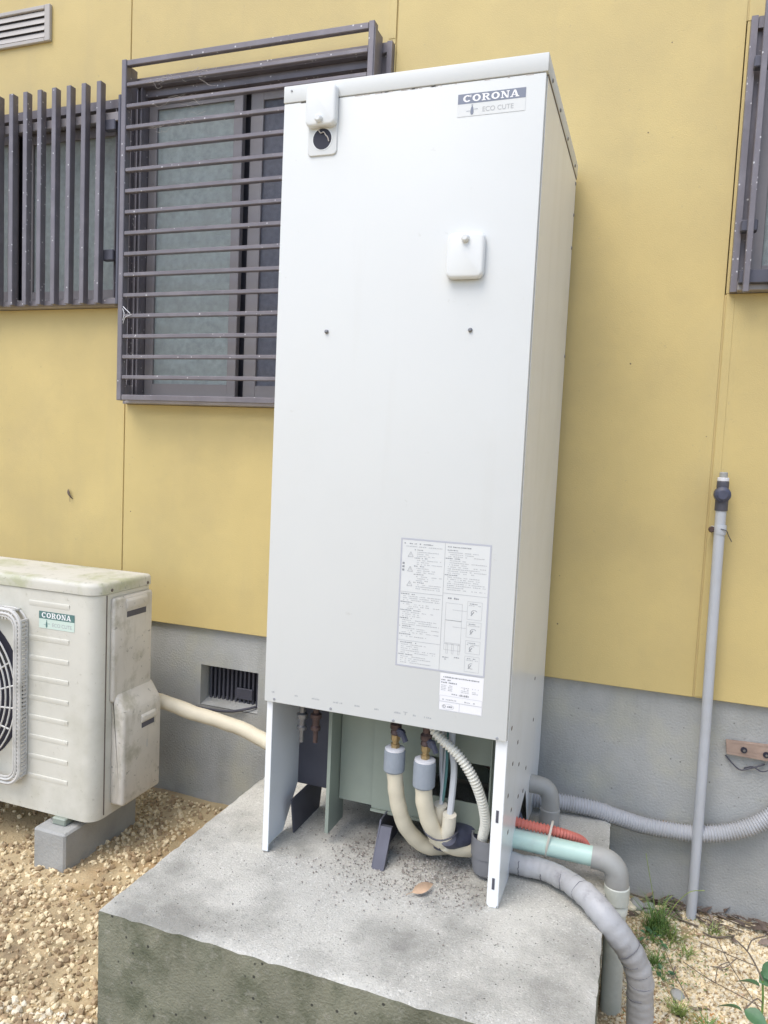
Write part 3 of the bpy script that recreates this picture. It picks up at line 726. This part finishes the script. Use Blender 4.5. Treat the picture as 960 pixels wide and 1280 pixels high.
b = NB(); tube(b, [(-.161 + .041 * cos(2 * pi * k / 24), .090 + .032 * sin(2 * pi * k / 24), .106 + .006 * cos(4 * pi * k / 24)) for k in range(26)], .0022, 6, raw=True)
single('cable_tie', b, MT['wire'], (-.17, .06, .108), 'thin black tie round the right cream pipe and the cable sleeves', 'cable tie')
def sleeve(top, mid, bot, label, r=.0165):
    b = NB(); ax = (Vector(top) - Vector(bot)).normalized()
    t = [Vector(bot) - ax * .03, Vector(bot), Vector(mid), Vector(top)]
    P = spline(t, .006); n = len(P)
    tube(b, [tuple(p) for p in P] + [tuple(P[-1] - ax * .0001), tuple(P[-1] - ax * .02)], r, 18, raw=True, rf=lambda i, s: r if i < n else r * .72)
    return single('cable_sleeve', b, MT['creamin'], bot, label, 'sleeve')
sleeve((-.166, .10, .168), (-.169, .105, .136), (-.174, .112, .096), 'back one of two open cream cable sleeves between pipe and drain cup')
sleeve((-.138, .08, .158), (-.140, .085, .127), (-.145, .092, .096), 'front one of two open cream cable sleeves tied by the black tie')
def wire(pts, r, m, label, seg=8, name='cable', cat='cable'):
    b = NB(); tube(b, pts, r, seg, .006); return single(name, b, MT[m], pts[len(pts) // 2], label, cat)
wire([(-.146, .10, .384), (-.146, .10, .32), (-.138, .10, .263), (-.137, .092, .208), (-.139, .084, .145)], .0082, 'wirew', 'thick pale grey cable entering the front cream sleeve')
wire([(-.172, .125, .384), (-.176, .12, .319), (-.174, .12, .249), (-.166, .11, .205), (-.166, .102, .155)], .0055, 'wirew', 'thin pale grey cable entering the back cream sleeve')
wire([(-.158, .115, .384), (-.160, .11, .325), (-.158, .11, .256), (-.161, .105, .19), (-.168, .104, .155)], .0036, 'wireg', 'green earth cable beside the pale grey cables')
wire([(-.165, .118, .384), (-.163, .112, .31), (-.165, .112, .24), (-.163, .105, .17)], .0028, 'wirew', 'thinnest white cable next to the green one')
b = NB(); corr(b, [(-.198, .075, .372), (-.170, .06, .350), (-.121, .055, .317), (-.085, .06, .270), (-.063, .075, .211), (-.055, .095, .152), (-.062, .115, .107), (-.069, .13, .070)], .0125, .0032, .0078, 16)
single('drain_hose', b, MT['whose'], (-.07, .13, .07), 'white corrugated drain hose curving down into the grey cup', 'hose', ang=3)
b = NB(); tube(b, [(-.168, .104, .088), (-.150, .112, .082), (-.118, .15, .078), (-.07, .22, .075), (-.02, .30, .08)], .031, 16, .008, rf=lambda i, s: .031 + .0015 * sin(s * 160)); tube(b, [(-.14, .085, .098), (-.135, .10, .085), (-.11, .14, .075)], .021, 14, .008)
single('black_wrap', b, MT['navy'], (-.12, .15, .08), 'black wrapped cable bundle running behind the cream pipes into the shade', 'cable wrap')
b = NB(); lathe(b, (-.052, .135, .0), [(.022, .002), (.034, .012), (.038, .03), (.038, .052), (.041, .054), (.041, .098), (.0375, .0985), (.0365, .055), (.02, .03)], 28)
single('drain_cup', b, MT['cupg'], (-.052, .135, 0), 'dark grey open plastic drain cup under the white hose', 'drain cup')
for x, z in ((-.522, .345), (-.484, .35)):
    b = NB(); lathe(b, (x, .06, z - .07), [(.006, 0), (.006, .03), (.012, .032), (.013, .04), (.009, .044), (.009, .06), (.014, .062), (.014, .072), (.008, .076), (.008, .11)], 12)
    single('pipe_fitting', b, MT['screw'] if x < -.5 else MT['copper'], (x, .06, z), 'silvery pipe fitting inside the left of the heater foot' if x < -.5 else 'brownish threaded fitting right of the silvery one in the heater foot', 'pipe fitting')
# cream pipe along the foundation from the heat pump to the heater
b = NB(); tube(b, [(-1.36, .46, .155), (-1.24, .47, .142), (-1.10, .48, .116), (-.95, .49, .092), (-.80, .48, .055), (-.66, .44, .03), (-.45, .36, .026), (-.15, .31, .026)], .0235, 16, .010, lump=.003, lsc=22)
single('insulated_pipe', b, MT['cream'], (-.9, .48, .07), 'cream jacketed pipe sloping from the heat pump towards the water heater', 'pipe')
wire([(-1.40, .60, .135), (-1.33, .62, .10), (-1.264, .635, .078), (-1.158, .642, .072), (-1.08, .648, .075), (-1.02, .655, .090), (-.985, .70, .094)], .0045, 'wire', 'dark cable drooping along the foundation into the barred vent')
# red conduit, mint pipe, taped bundle
b = NB(); corr(b, [(-.16, .24, .095), (-.06, .22, .105), (.0, .215, .106), (.045, .215, .104), (.09, .225, .098), (.125, .245, .084), (.155, .275, .062), (.17, .30, .03), (.175, .32, .012)], .0128, .0035, .0085, 16)
single('red_conduit', b, MT['red'], (.05, .215, .1), 'short red corrugated conduit lying on top of the mint pipe', 'conduit', ang=3)
mp = thing('drain_pipe', (.245, .2, GZ), 'pale mint pipe with grey elbow turning down beside the slab', 'pipe')
b = NB(); tube(b, [(-.16, .2, .074), (.198, .2, .068)], .0235, 20); part('pipe', b, MT['mint'], mp)
b = NB(); tube(b, [(.186, .2, .0682), (.207, .2, .067), (.226, .2, .062), (.240, .2, .049), (.2455, .2, .03), (.2465, .2, .008)], .0275, 20, .004); part('elbow', b, MT['pvc'], mp)
b = NB(); lathe(b, (.2470, .2, -.042), [(.0265, -.012), (.0285, -.01), (.0285, .004), (.0272, .006), (.0272, .012), (.0295, .014), (.0295, .052), (.028, .054)], 22); part('coupling', b, MT['pvcg'], mp)
b = NB(); tube(b, [(.2475, .2, -.05), (.2530, .2, GZ - .03)], .0245, 20); part('down_pipe', b, MT['pvcg'], mp)
b = NB()
for (r, off) in ((.0385, 0),):
    P = []
    for k in range(22):
        a = 2 * pi * k / 20; P.append((.083 + .006 * sin(a), .208 + .036 * cos(a) * .9, .083 + .044 * sin(a)))
    tube(b, P, .0028, 5, raw=True, cap=True)
single('strap', b, MT['tie'], (.083, .2, .08), 'cream strap binding the red conduit to the mint pipe', 'strap')
wr = thing('wrapped_pipe', (.31, .08, GZ), 'grey tape wrapped pipe bundle curving off the slab edge to the ground', 'pipe')
pathw = [(-.20, .21, .026), (-.06, .185, .026), (.01, .166, .027), (.08, .160, .030), (.138, .128, .034), (.190, .080, .034), (.228, .045, .020), (.262, .045, -.018), (.292, .058, -.064), (.309, .068, -.115), (.3135, .078, -.175), (.317, .085, -.25), (.318, .085, -.33)]
b = NB(); rw = random.Random(9)
tube(b, pathw, .0245, 28, .004, rf=lambda i, s: (.0245 if s < .32 else .0245 + min(.004, (s - .32) * .02)) + .0006 * sin(s * 125 + 2 * sin(s * 31)) + .0004 * sin(s * 311), lump=.0012, lsc=38); part('tape_jacket', b, MT['wrap'], wr)
PW = spline(pathw, .004)
for f in (.27, .30, .335, .37, .40, .44, .47, .50, .54, .585, .62, .655, .69, .72, .755, .79, .84, .90):
    i = int(f * (len(PW) - 1)); p = PW[i]; T = (PW[i + 1] - PW[i - 1]).normalized(); N = Vector((0, 0, 1)).cross(T).normalized() if abs(T.z) < .9 else Vector((0, 1, 0)).cross(T).normalized(); Bn = T.cross(N)
    r = (.0252 if f < .6 else .0283); skew = rw.uniform(-.9, .9); a0 = rw.uniform(0, 6.28); ln = rw.uniform(2.2, 4.2)
    P = [p + N * cos(a0 + ln * k / 14) * r + Bn * sin(a0 + ln * k / 14) * r + T * skew * .012 * cos(a0 + ln * k / 14) + T * rw.uniform(-.0012, .0012) for k in range(15)]
    b = NB(); tube(b, P, .0007 + .0006 * rw.random(), 4, raw=True); part('tape_edge', b, MT['tapecut'], wr)
# grey elbow and the corrugated conduit along the wall
el = thing('grey_elbow', (.058, .44, 0), 'grey plastic pipe elbow standing on the slab behind the heater leg', 'pipe elbow')
b = NB(); tube(b, [(.058, .44, .0), (.058, .44, .05), (.056, .44, .082), (.046, .44, .104), (.022, .44, .112), (-.05, .44, .112)], .0245, 20, .004); part('elbow_body', b, MT['pvc'], el)
b = NB(); lathe(b, (.058, .44, .0), [(.0272, .0), (.0272, .052), (.0255, .054)], 22); part('elbow_socket', b, MT['pvc'], el)
b = NB(); corr(b, [(-.02, .52, .030), (.05, .535, .030), (.10, .545, .029), (.17, .555, .022), (.235, .575, .002), (.30, .60, -.018), (.37, .613, -.024), (.445, .618, -.020), (.52, .622, -.003), (.58, .625, .026), (.63, .628, .066), (.67, .63, .112), (.70, .63, .17), (.71, .632, .25)], .0238, .0042, .0078, 18)
single('corrugated_conduit', b, MT['greycon'], (.35, .61, -.02), 'long grey corrugated conduit sagging along the concrete foundation', 'conduit', ang=3)

# ------------------------------------------------------------------ standpipe by the right joint
st = thing('standpipe', (.446, .6, GZ), 'slim grey upright pipe with dark valve cap against the wall', 'standpipe')
b = NB(); tube(b, [(.4465, .6, GZ - .03), (.4455, .6, .15), (.441, .6, .60), (.4385, .6, .90)], .0138, 16, .05); part('pipe', b, MT['stand'], st)
b = NB(); lathe(b, (.4385, .6, .890), [(.0158, 0), (.0165, .002), (.0165, .028), (.0145, .03)], 16); part('lower_collar', b, MT['darkm'], st)
b = NB(); lathe(b, (.438, .585, .934), [(.012, -.014), (.0205, -.008), (.0215, 0), (.0215, .022), (.018, .028)], 18, 'y'); part('valve_knob', b, MT['navy'], st)
b = NB(); lathe(b, (.438, .6, .948), [(.0150, 0), (.0155, .004), (.0155, .020), (.014, .022)], 16); part('upper_collar', b, MT['darkm'], st)
b = NB(); lathe(b, (.438, .6, .9705), [(.0148, 0), (.0148, .008), (.013, .009)], 16); part('white_ring', b, MT['foamw'], st)
b = NB(); lathe(b, (.438, .6, .980), [(.0105, 0), (.0105, .012), (.009, .014)], 12); part('cap', b, MT['pvc'], st)
b = NB(); lathe(b, (.4405, .6, .826), [(.0150, 0), (.0155, .002), (.0155, .024), (.0150, .026)], 16); box(b, .419, .428, .605, WY - .002, .832, .846, .002); part('pipe_clip', b, MT['stand'], st)
b = NB(); lathe(b, (.4195, .598, .838), [(.006, 0), (.009, .006), (.004, .016)], 8, 'y'); part('clip_bolt', b, MT['copper'], st)
b = NB(); tube(b, [(.4405, .584, .842), (.455, .586, .838), (.462, .60, .825), (.472, .61, .808)], .0012, 5, .004); part('clip_wire', b, MT['wire'], st)
wire([(.505, FY - .006, .205), (.525, FY - .012, .186), (.545, FY - .012, .172), (.565, FY - .01, .178), (.585, FY - .012, .188), (.605, FY - .006, .197)], .0022, 'wire', 'thin black wire curling below the wooden block on the foundation', 6, 'wire', 'wire')
wire([(.555, FY - .005, .176), (.575, FY - .011, .186), (.600, FY - .014, .178), (.63, FY - .012, .192), (.68, FY - .006, .21)], .0018, 'wire', 'second black wire crossing right under the wooden block', 6, 'wire', 'wire')

# ------------------------------------------------------------------ heat pump outdoor unit
HX0, HX1, HY0, HY1, HZ0, HZ1 = -2.07, -1.250, .168, .420, -.15, .545
hp = thing('heat_pump_unit', (-1.65, .3, GZ + .06), 'aged ivory heat pump outdoor unit with round fan guard beside the wall', 'heat pump')
def plan(x0, x1, y0, y1, r, n=6, rb=.012):
    out = []
    for cx, cy, a0, rr in ((x1 - rb, y1 - rb, 0, rb), (x0 + rb, y1 - rb, 90, rb), (x0 + r, y0 + r, 180, r), (x1 - r, y0 + r, 270, r)):
        for i in range(n + 1):
            a = radians(a0 + 90 * i / n); out.append((cx + rr * cos(a), cy + rr * sin(a)))
    return out
b = NB(); prism(b, plan(HX0, HX1, HY0, HY1, .042), 'z', HZ0, HZ1 - .002); casing = part('casing', b, MT['hp'], hp)
b = NB(); prism(b, plan(HX0 - .004, HX1 + .004, HY0 - .004, HY1 + .004, .046), 'z', HZ1, HZ1 + .035, .014, 4); lid2 = part('top_lid', b, MT['hplid'], hp)
for y, z in ((.26, .555), (.43, .553)):
    b = NB(); lathe(b, (HX1 + .004, y - .03, z), [(.005, 0), (.005, .0015), (.003, .003)], 8, 'x'); part('screw', b, MT['rust'], lid2)
b = NB(); prism(b, [(HX1 - .0012, HY0 + .043), (HX1 + .0015, HY0 + .043), (HX1 + .0015, HY0 + .0465), (HX1 - .0012, HY0 + .0465)], 'z', HZ0 + .01, HZ1 - .004); part('panel_seam', b, MT['rust'], casing)
# side cover with hand grip and the bulging pipe cover below
b = NB(); box(b, HX1 - .004, HX1 + .014, HY0 + .062, HY1 - .003, .205, .530, .010, 3); part('side_cover', b, MT['hpcov'], hp)
b = NB(); prism(b, [(HX1 + .0130, .478), (HX1 + .0195, .494), (HX1 + .0195, .512), (HX1 + .0130, .522)], 'y', HY0 + .115, HY1 - .035, -.003, 2); part('hand_grip', b, MT['hpcov'], hp)
pbox('grip_recess', hp, MT['darkm'], HX1 + .0142, HX1 + .0150, HY0 + .12, HY1 - .04, .462, .480)
b = NB(); prism(b, [(HX1 - .004, .235), (HX1 + .012, .232), (HX1 + .042, .188), (HX1 + .050, .170), (HX1 + .050, -.12), (HX1 - .004, -.12)], 'y', HY0 + .072, HY1 + .006, -.012, 3); pc = part('pipe_cover', b, MT['hpcov'], hp)
b = NB(); prism(b, [(HX1 + .0502, .120), (HX1 + .056, .128), (HX1 + .056, .142), (HX1 + .0502, .150)], 'y', HY0 + .15, HY1 - .03, -.002, 2); part('hand_grip', b, MT['hpcov'], pc)
pbox('grip_recess', pc, MT['darkm'], HX1 + .0503, HX1 + .0512, HY0 + .155, HY1 - .035, .105, .121)
pbox('warning_mark', pc, MT['ink'], HX1 + .0503, HX1 + .0508, HY0 + .185, HY1 - .07, .035, .06)
# pressed ribs on the front
for z in (.503, .396, .333, .271, .209, .147, .085, .023, -.04):
    b = NB(); prism(b, [(HY0 + .001, z - .011), (HY0 - .0005, z - .010), (HY0 - .0030, z + .003), (HY0 - .0022, z + .0055), (HY0 + .001, z + .006)], 'x', -1.500, -1.348); part('pressed_rib', b, MT['hp'], casing)
sticker(hp, -1.462, -1.328, .428, .480, HY0 - .0005, MT['logog'], MT['logow'], MT['logogs'], MT['ink'])
# fan: dark opening, blades, hub and the guard standing proud of the front
FCX, FCZ, FR = -1.775, .205, .255
b = NB(); lathe(b, (FCX, HY0 - .0008, FCZ), [(.252, -.0006), (.252, .0004)], 48, 'y'); part('fan_opening', b, MT['hole'], casing)
gd = NB(); gy = HY0 - .030
GX1 = -1.506; GX0 = 2 * FCX - GX1; GZ0, GZ1 = FCZ - .272, FCZ + .272
outer = rrect(GX0, GX1, GZ0, GZ1, .05, 6)
def loop(bm, pts, y, r, seg=5):
    P = [(p[0], y, p[1]) for p in pts]; P.append(P[0]); tube(bm, P, r, seg, raw=True, cap=False)
loop(gd, outer, gy, .006, 6); loop(gd, outer, HY0 - .004, .004, 5)
inner = rrect(GX0 + .012, GX1 - .012, GZ0 + .012, GZ1 - .012, .042, 6); loop(gd, inner, gy - .002, .005, 6)
loop(gd, rrect(GX0 + .020, GX1 - .020, GZ0 + .020, GZ1 - .020, .038, 6), gy - .002, .0035, 5)
# frame corners between the square and the round grille
n_ = 40
for i in range(n_):
    z = GZ0 + .03 + (GZ1 - GZ0 - .06) * i / (n_ - 1)
    for xx, sgn in ((GX1, 1), (GX0, -1)):
        box(gd, xx - .0025, xx + .0025, gy, HY0 - .002, z - .0032, z + .0032)
        box(gd, min(xx, xx - sgn * .02), max(xx, xx - sgn * .02), gy - .0035, gy - .0005, z - .0026, z + .0026)
    x = GX0 + .03 + (GX1 - GX0 - .06) * i / (n_ - 1)
    box(gd, x - .0032, x + .0032, gy, HY0 - .002, GZ1 - .0025, GZ1 + .0025); box(gd, x - .0026, x + .0026, gy - .0035, gy - .0005, GZ1 - .03, GZ1)
for k in range(12):
    r = .05 + .0185 * k
    loop(gd, [(FCX + r * cos(2 * pi * i / 56), FCZ + r * sin(2 * pi * i / 56)) for i in range(56)], gy - .006 * (1 - (r / .26) ** 2), .0027, 5)
for i in range(22):
    a = 2 * pi * i / 22; a2 = a + .16
    tube(gd, [(FCX + .045 * cos(a), gy - .007, FCZ + .045 * sin(a)), (FCX + .15 * cos(a + .06), gy - .005, FCZ + .15 * sin(a + .06)), (FCX + .248 * cos(a2), gy, FCZ + .248 * sin(a2))], .0027, 5, .03)
part('fan_guard', gd, MT['guard'], hp)
b = NB(); lathe(b, (FCX, gy - .012, FCZ), [(.044, 0), (.05, .004), (.05, .012)], 24, 'y'); part('guard_boss', b, MT['guard'], hp)
for i in range(3):
    a = 2 * pi * i / 3 + .4; b = NB(); P = []
    rows = []
    for rr in (.05, .12, .2, .225):
        ln = .25 + rr * 1.6
        rows.append([b.verts.new((FCX + rr * cos(a + t * ln), HY0 - .004 - .010 * t, FCZ + rr * sin(a + t * ln))) for t in (0, .33, .66, 1)])
    for p_, q_ in zip(rows, rows[1:]):
        for j in range(3): b.faces.new((p_[j], p_[j + 1], q_[j + 1], q_[j]))
    part('fan_blade', b, MT['guard'] if False else MT['fan'], hp)
for x in (-1.93, -1.37):
    pbox('foot', hp, MT['galv'], x - .025, x + .025, HY0 - .012, HY1 + .012, HZ0 - .022, HZ0 - .0005, bev=.003)
for x, w in ((-1.93, 'left'), (-1.37, 'right')):
    bm = NB(); box(bm, x - .06, x + .06, HY0 - .05, HY1 + .03, GZ - .02, HZ0 - .0225, .006)
    single('concrete_block', bm, MT['block'], (x, .3, GZ), 'concrete block under the %s foot of the heat pump' % w, 'concrete block', 'concrete blocks under the heat pump')

# ------------------------------------------------------------------ plants and litter
def leaf_bm(L, Wd, curl=.2, tip=.35, nx=7):
    b = NB(); rows = []
    for i in range(nx + 1):
        t = i / nx; w = Wd * .5 * (sin(pi * min(1, t ** .75))) * (1 - .25 * t) + .0004
        z = curl * L * (t - t * t) * 2 - curl * .5 * L * t * t
        rows.append([b.verts.new((L * t, -w, z + w * .35)), b.verts.new((L * t, -w * .5, z + w * .12)), b.verts.new((L * t, 0, z)), b.verts.new((L * t, w * .5, z + w * .12)), b.verts.new((L * t, w, z + w * .35))])
    for p_, q_ in zip(rows, rows[1:]):
        for j in range(4): b.faces.new((p_[j], p_[j + 1], q_[j + 1], q_[j]))
    return b
def xf(b, loc, rot):
    from mathutils import Euler
    M_ = Matrix.Translation(loc) @ Euler(rot).to_matrix().to_4x4(); b.transform(M_); return b
b = leaf_bm(.062, .024, .30); tube(b, [(-.016, 0, .002), (-.008, 0, .001), (0, 0, 0)], .0008, 5, .003)
xf(b, (-.192, -.022, .008), (radians(48), -.12, radians(48)))
single('dry_leaf', b, MT['dryleaf'], (-.17, .0, .006), 'curled tan dry leaf lying on the slab under the heater', 'leaf')
b = leaf_bm(.035, .014, .25); xf(b, (.352, FY - .004, -.02), (radians(80), .35, radians(8))); single('dry_leaf', b, MT['dryleaf'], (.36, FY - .004, -.03), 'small tan dry leaf stuck to the foundation right of the elbow', 'leaf')
b = leaf_bm(.045, .01, .3); tube(b, [(0, 0, 0), (.02, .004, .006), (.05, -.004, .012)], .001, 4, .006)
xf(b, (-1.786, WY - .004, .815), (radians(90), radians(62), 0)); single('dead_insect', b, MT['deadleaf'], (-1.77, WY - .004, .78), 'small shrivelled dark insect husk stuck on the yellow siding', 'insect')
rl = random.Random(21)
for k in range(90):
    x = rl.uniform(.27, .78); y = .655 - abs(rl.gauss(0, .042)) - .008
    if x < .36 and rl.random() < .5: continue
    L = rl.uniform(.022, .055); b = leaf_bm(L, L * rl.uniform(.25, .45), rl.uniform(-.3, .4), nx=4)
    p = (x, y, gz(x, y) + rl.uniform(.004, .014)); xf(b, p, (rl.uniform(-.5, .5), rl.uniform(-.5, .4), rl.uniform(-.9, .9) + (pi if rl.random() < .5 else 0)))
    single('dead_leaf', b, MT[rl.choice(('deadleaf', 'deadleaf', 'deadleaf2'))], p, 'dark dead leaf in the litter along the foot of the foundation', 'leaf', 'dead leaves along the foundation')
for k in range(24):
    x = rl.uniform(.27, .95); y = .64 - abs(rl.gauss(0, .05)); a = rl.uniform(-.6, .6); L = rl.uniform(.05, .15); z = gz(x, y) + .016
    pts = [(x, y, z)]
    for j in range(3):
        a += rl.uniform(-.25, .25); x += cos(a) * L / 3; y = min(.65, y + sin(a) * L / 3); pts.append((x, y, gz(x, y) + rl.uniform(.006, .018)))
    b = NB(); tube(b, pts, rl.uniform(.0012, .0030), 5, .012)
    single('dead_twig', b, MT['twig'], pts[0], 'thin dead twig among the leaf litter at the foundation', 'twig', 'dead twigs along the foundation')
def tuft(x, y, n, hgt, spread, m, label, seed, wid=.0016):
    r = random.Random(seed); b = NB(); z0 = gz(x, y) - .004
    for k in range(n):
        a = r.uniform(0, 6.28); hh = hgt * r.uniform(.45, 1.1); sp = spread * r.uniform(.2, 1.1); bx = x + r.gauss(0, spread * .16); by = y + r.gauss(0, spread * .16)
        by = min(by, .645); w = wid * r.uniform(.7, 1.3); px, py = -sin(a) * w, cos(a) * w; prev = None
        for i in range(5):
            t = i / 4; cx = bx + cos(a) * sp * t ** 1.7; cy = min(.652, by + sin(a) * sp * t ** 1.7); cz = z0 + hh * (t - .28 * t * t * r.uniform(.6, 1.2)); f = 1 - t * .9
            cur = (b.verts.new((cx + px * f, cy + py * f, cz)), b.verts.new((cx - px * f, cy - py * f, cz)))
            if prev: b.faces.new((prev[0], prev[1], cur[1], cur[0]))
            prev = cur
    return single('grass_tuft', b, MT[m], (x, y, z0), label, 'grass')
tuft(.355, .515, 130, .125, .085, 'grass', 'tallest green grass tuft between the mint pipe and the standpipe', 1)
tuft(.395, .50, 60, .06, .06, 'grass2', 'low yellowish grass tuft just right of the tall one', 2)
tuft(.352, .395, 80, .055, .05, 'grass', 'small grass tuft behind the taped pipe bundle', 3)
tuft(.425, .455, 45, .035, .05, 'grass2', 'sparse grass sprouts in front of the standpipe foot', 4)
tuft(.405, .235, 90, .05, .045, 'grass2', 'bright yellow-green tuft right of where the taped pipe meets the ground', 5)
tuft(.47, .21, 60, .035, .05, 'grass', 'low green tuft at the lower edge of the sandy gravel', 6)
tuft(.50, .56, 40, .04, .05, 'grass2', 'thin grass sprouts right of the standpipe foot', 7)
b = NB(); zz = gz(.36, .5)
for pts in ([(.36, .51, zz), (.345, .52, zz + .08), (.325, .54, zz + .16), (.315, .55, zz + .20)], [(.37, .51, zz), (.39, .52, zz + .07), (.43, .53, zz + .125), (.47, .54, zz + .135)], [(.365, .51, zz), (.37, .53, zz + .07), (.39, .54, zz + .1)]):
    tube(b, pts, .0011, 5, .012)
single('grass_stalks', b, MT['grass2'], (.36, .51, zz), 'long arching seed stalks rising from the tallest tuft', 'grass')
# round-leaved low weed beside the tuft
def leafy(name, x, y, n, rad, L, label, seed, m='leaf', zlift=.02):
    t = thing(name, (x, y, gz(x, y)), label, 'weed'); r = random.Random(seed)
    for k in range(n):
        a = r.uniform(0, 6.28); d = rad * r.uniform(.2, 1); ll = L * r.uniform(.6, 1.2)
        p = (x + cos(a) * d, min(.64, y + sin(a) * d), gz(x, y) + zlift * r.uniform(.3, 1.2))
        b = leaf_bm(ll, ll * .62, .12, nx=5); xf(b, p, (r.uniform(-.3, .3), r.uniform(-.5, .1), a)); part('leaf', b, MT[m], t)
        b = NB(); tube(b, [(x, y, gz(x, y) - .004), ((x + p[0]) / 2, (y + p[1]) / 2, p[2] + .004), p], .0008, 4, .012); part('stem', b, MT['grass'], t)
leafy('leafy_weed', .345, .47, 12, .035, .020, 'small round-leaved weed at the base of the tall tuft', 31)
leafy('leafy_weed', .372, .34, 9, .03, .018, 'little dark leaved weed right of the taped pipe bundle', 32)
rk = random.Random(77)
vs, fs = [], []
for k in range(520):
    x = .36 + rk.gauss(0, .07); y = .42 + rk.gauss(0, .10)
    if not (.25 < x < .8 and .05 < y < .64): continue
    a = rk.uniform(0, 6.28); L = rk.uniform(.004, .012); w = L * rk.uniform(.2, .5); z = gz(x, y) + rk.uniform(.002, .014); t = rk.uniform(-.2, .5) * L
    ca, sa = cos(a), sin(a); o = len(vs)
    vs += [(x, y, z), (x + ca * L * .5 - sa * w * .5, y + sa * L * .5 + ca * w * .5, z + t * .7), (x + ca * L, y + sa * L, z + t), (x + ca * L * .5 + sa * w * .5, y + sa * L * .5 - ca * w * .5, z + t * .7)]
    fs.append([o, o + 1, o + 2, o + 3])
stuffmesh('ground_weeds', vs, fs, MT['grass'])
for k in range(26):
    x = rk.uniform(.27, .66); y = rk.uniform(.16, .58); L = rk.uniform(.012, .03); b = leaf_bm(L, L * rk.uniform(.25, .45), rk.uniform(-.3, .4), nx=4)
    p = (x, y, gz(x, y) + .006); xf(b, p, (rk.uniform(-.4, .4), rk.uniform(-.3, .3), rk.uniform(0, 6.28)))
    single('leaf_scrap', b, MT[rk.choice(('deadleaf', 'deadleaf2', 'dryleaf'))], p, 'small dry leaf scrap lying out on the sandy gravel', 'leaf', 'leaf scraps on the gravel')
# branching plant at the lower right corner
pl = thing('leafy_plant', (.553, .10, gz(.553, .10)), 'branching plant with broad green leaves at the lower right corner', 'plant')
zb_ = gz(.553, .10)
for pts, r in (([(.553, .10, zb_ - .01), (.556, .10, -.20), (.556, .10, -.12), (.552, .10, -.07)], .0024), ([(.552, .10, -.07), (.538, .105, -.045), (.520, .11, -.020), (.492, .12, -.004)], .0019),
               ([(.520, .11, -.020), (.530, .13, -.005), (.56, .15, .0)], .0014), ([(.556, .10, -.12), (.540, .08, -.10), (.515, .055, -.115)], .0014), ([(.538, .105, -.045), (.505, .14, -.06), (.47, .18, -.075), (.435, .21, -.085)], .0011), ([(.505, .14, -.06), (.48, .12, -.075), (.452, .12, -.08)], .001)):
    b = NB(); tube(b, pts, r, 6, .012); part('stem', b, MT['twig'] if r < .002 else MT['grass'], pl)
for loc, rot, L in (((.545, .098, -.075), (.5, -.1, .55), .058), ((.553, .10, -.062), (.9, -.75, .2), .060), ((.548, .10, -.085), (.35, .25, 2.7), .050), ((.512, .055, -.118), (.5, .2, 2.9), .05), ((.515, .055, -.115), (.4, .3, -.4), .055), ((.58, .11, -.06), (.6, -.2, .6), .05)):
    b = leaf_bm(L, L * .68, .12, nx=8); xf(b, loc, rot); part('leaf', b, MT['leaf'], pl)
# bare trailing vine over the gravel
b = NB()
for pts in ([(.50, .50, .045), (.53, .40, .045), (.56, .30, .05), (.585, .22, .06)], [(.42, .40, .02), (.47, .34, .035), (.53, .30, .04), (.59, .29, .035)], [(.38, .42, .02), (.40, .33, .03), (.43, .27, .02)], [(.49, .33, .035), (.50, .38, .045), (.53, .42, .04)]):
    tube(b, [(x, y, gz(x, y) + z) for x, y, z in pts], .0011, 5, .02)
single('bare_vine', b, MT['twig'], (.5, .4, gz(.5, .4)), 'thin bare vine stems trailing over the pale gravel', 'vine')
for k, (x, y, s, lb) in enumerate(((.403, .30, .017, 'dark grey stone lying on the sandy gravel right of the taped bundle'), (.300, .60, .022, 'grey stone at the wall foot behind the mint down pipe'), (.335, .60, .02, 'flat grey stone beside the tall grass tuft'), (.285, .585, .018, 'tan stone next to the slab corner by the wall'))):
    b = NB(); bmesh.ops.create_icosphere(b, subdivisions=3, radius=s)
    for v in b.verts:
        v.co *= 1 + .35 * mn.noise(v.co * 40 + Vector((k * 9, 0, 0))); v.co.z *= .65; v.co += Vector((x, y, gz(x, y) + s * .3))
    single('stone', b, MT['block'] if k != 3 else MT['grv2'], (x, y, gz(x, y)), lb, 'stone', ang=2)
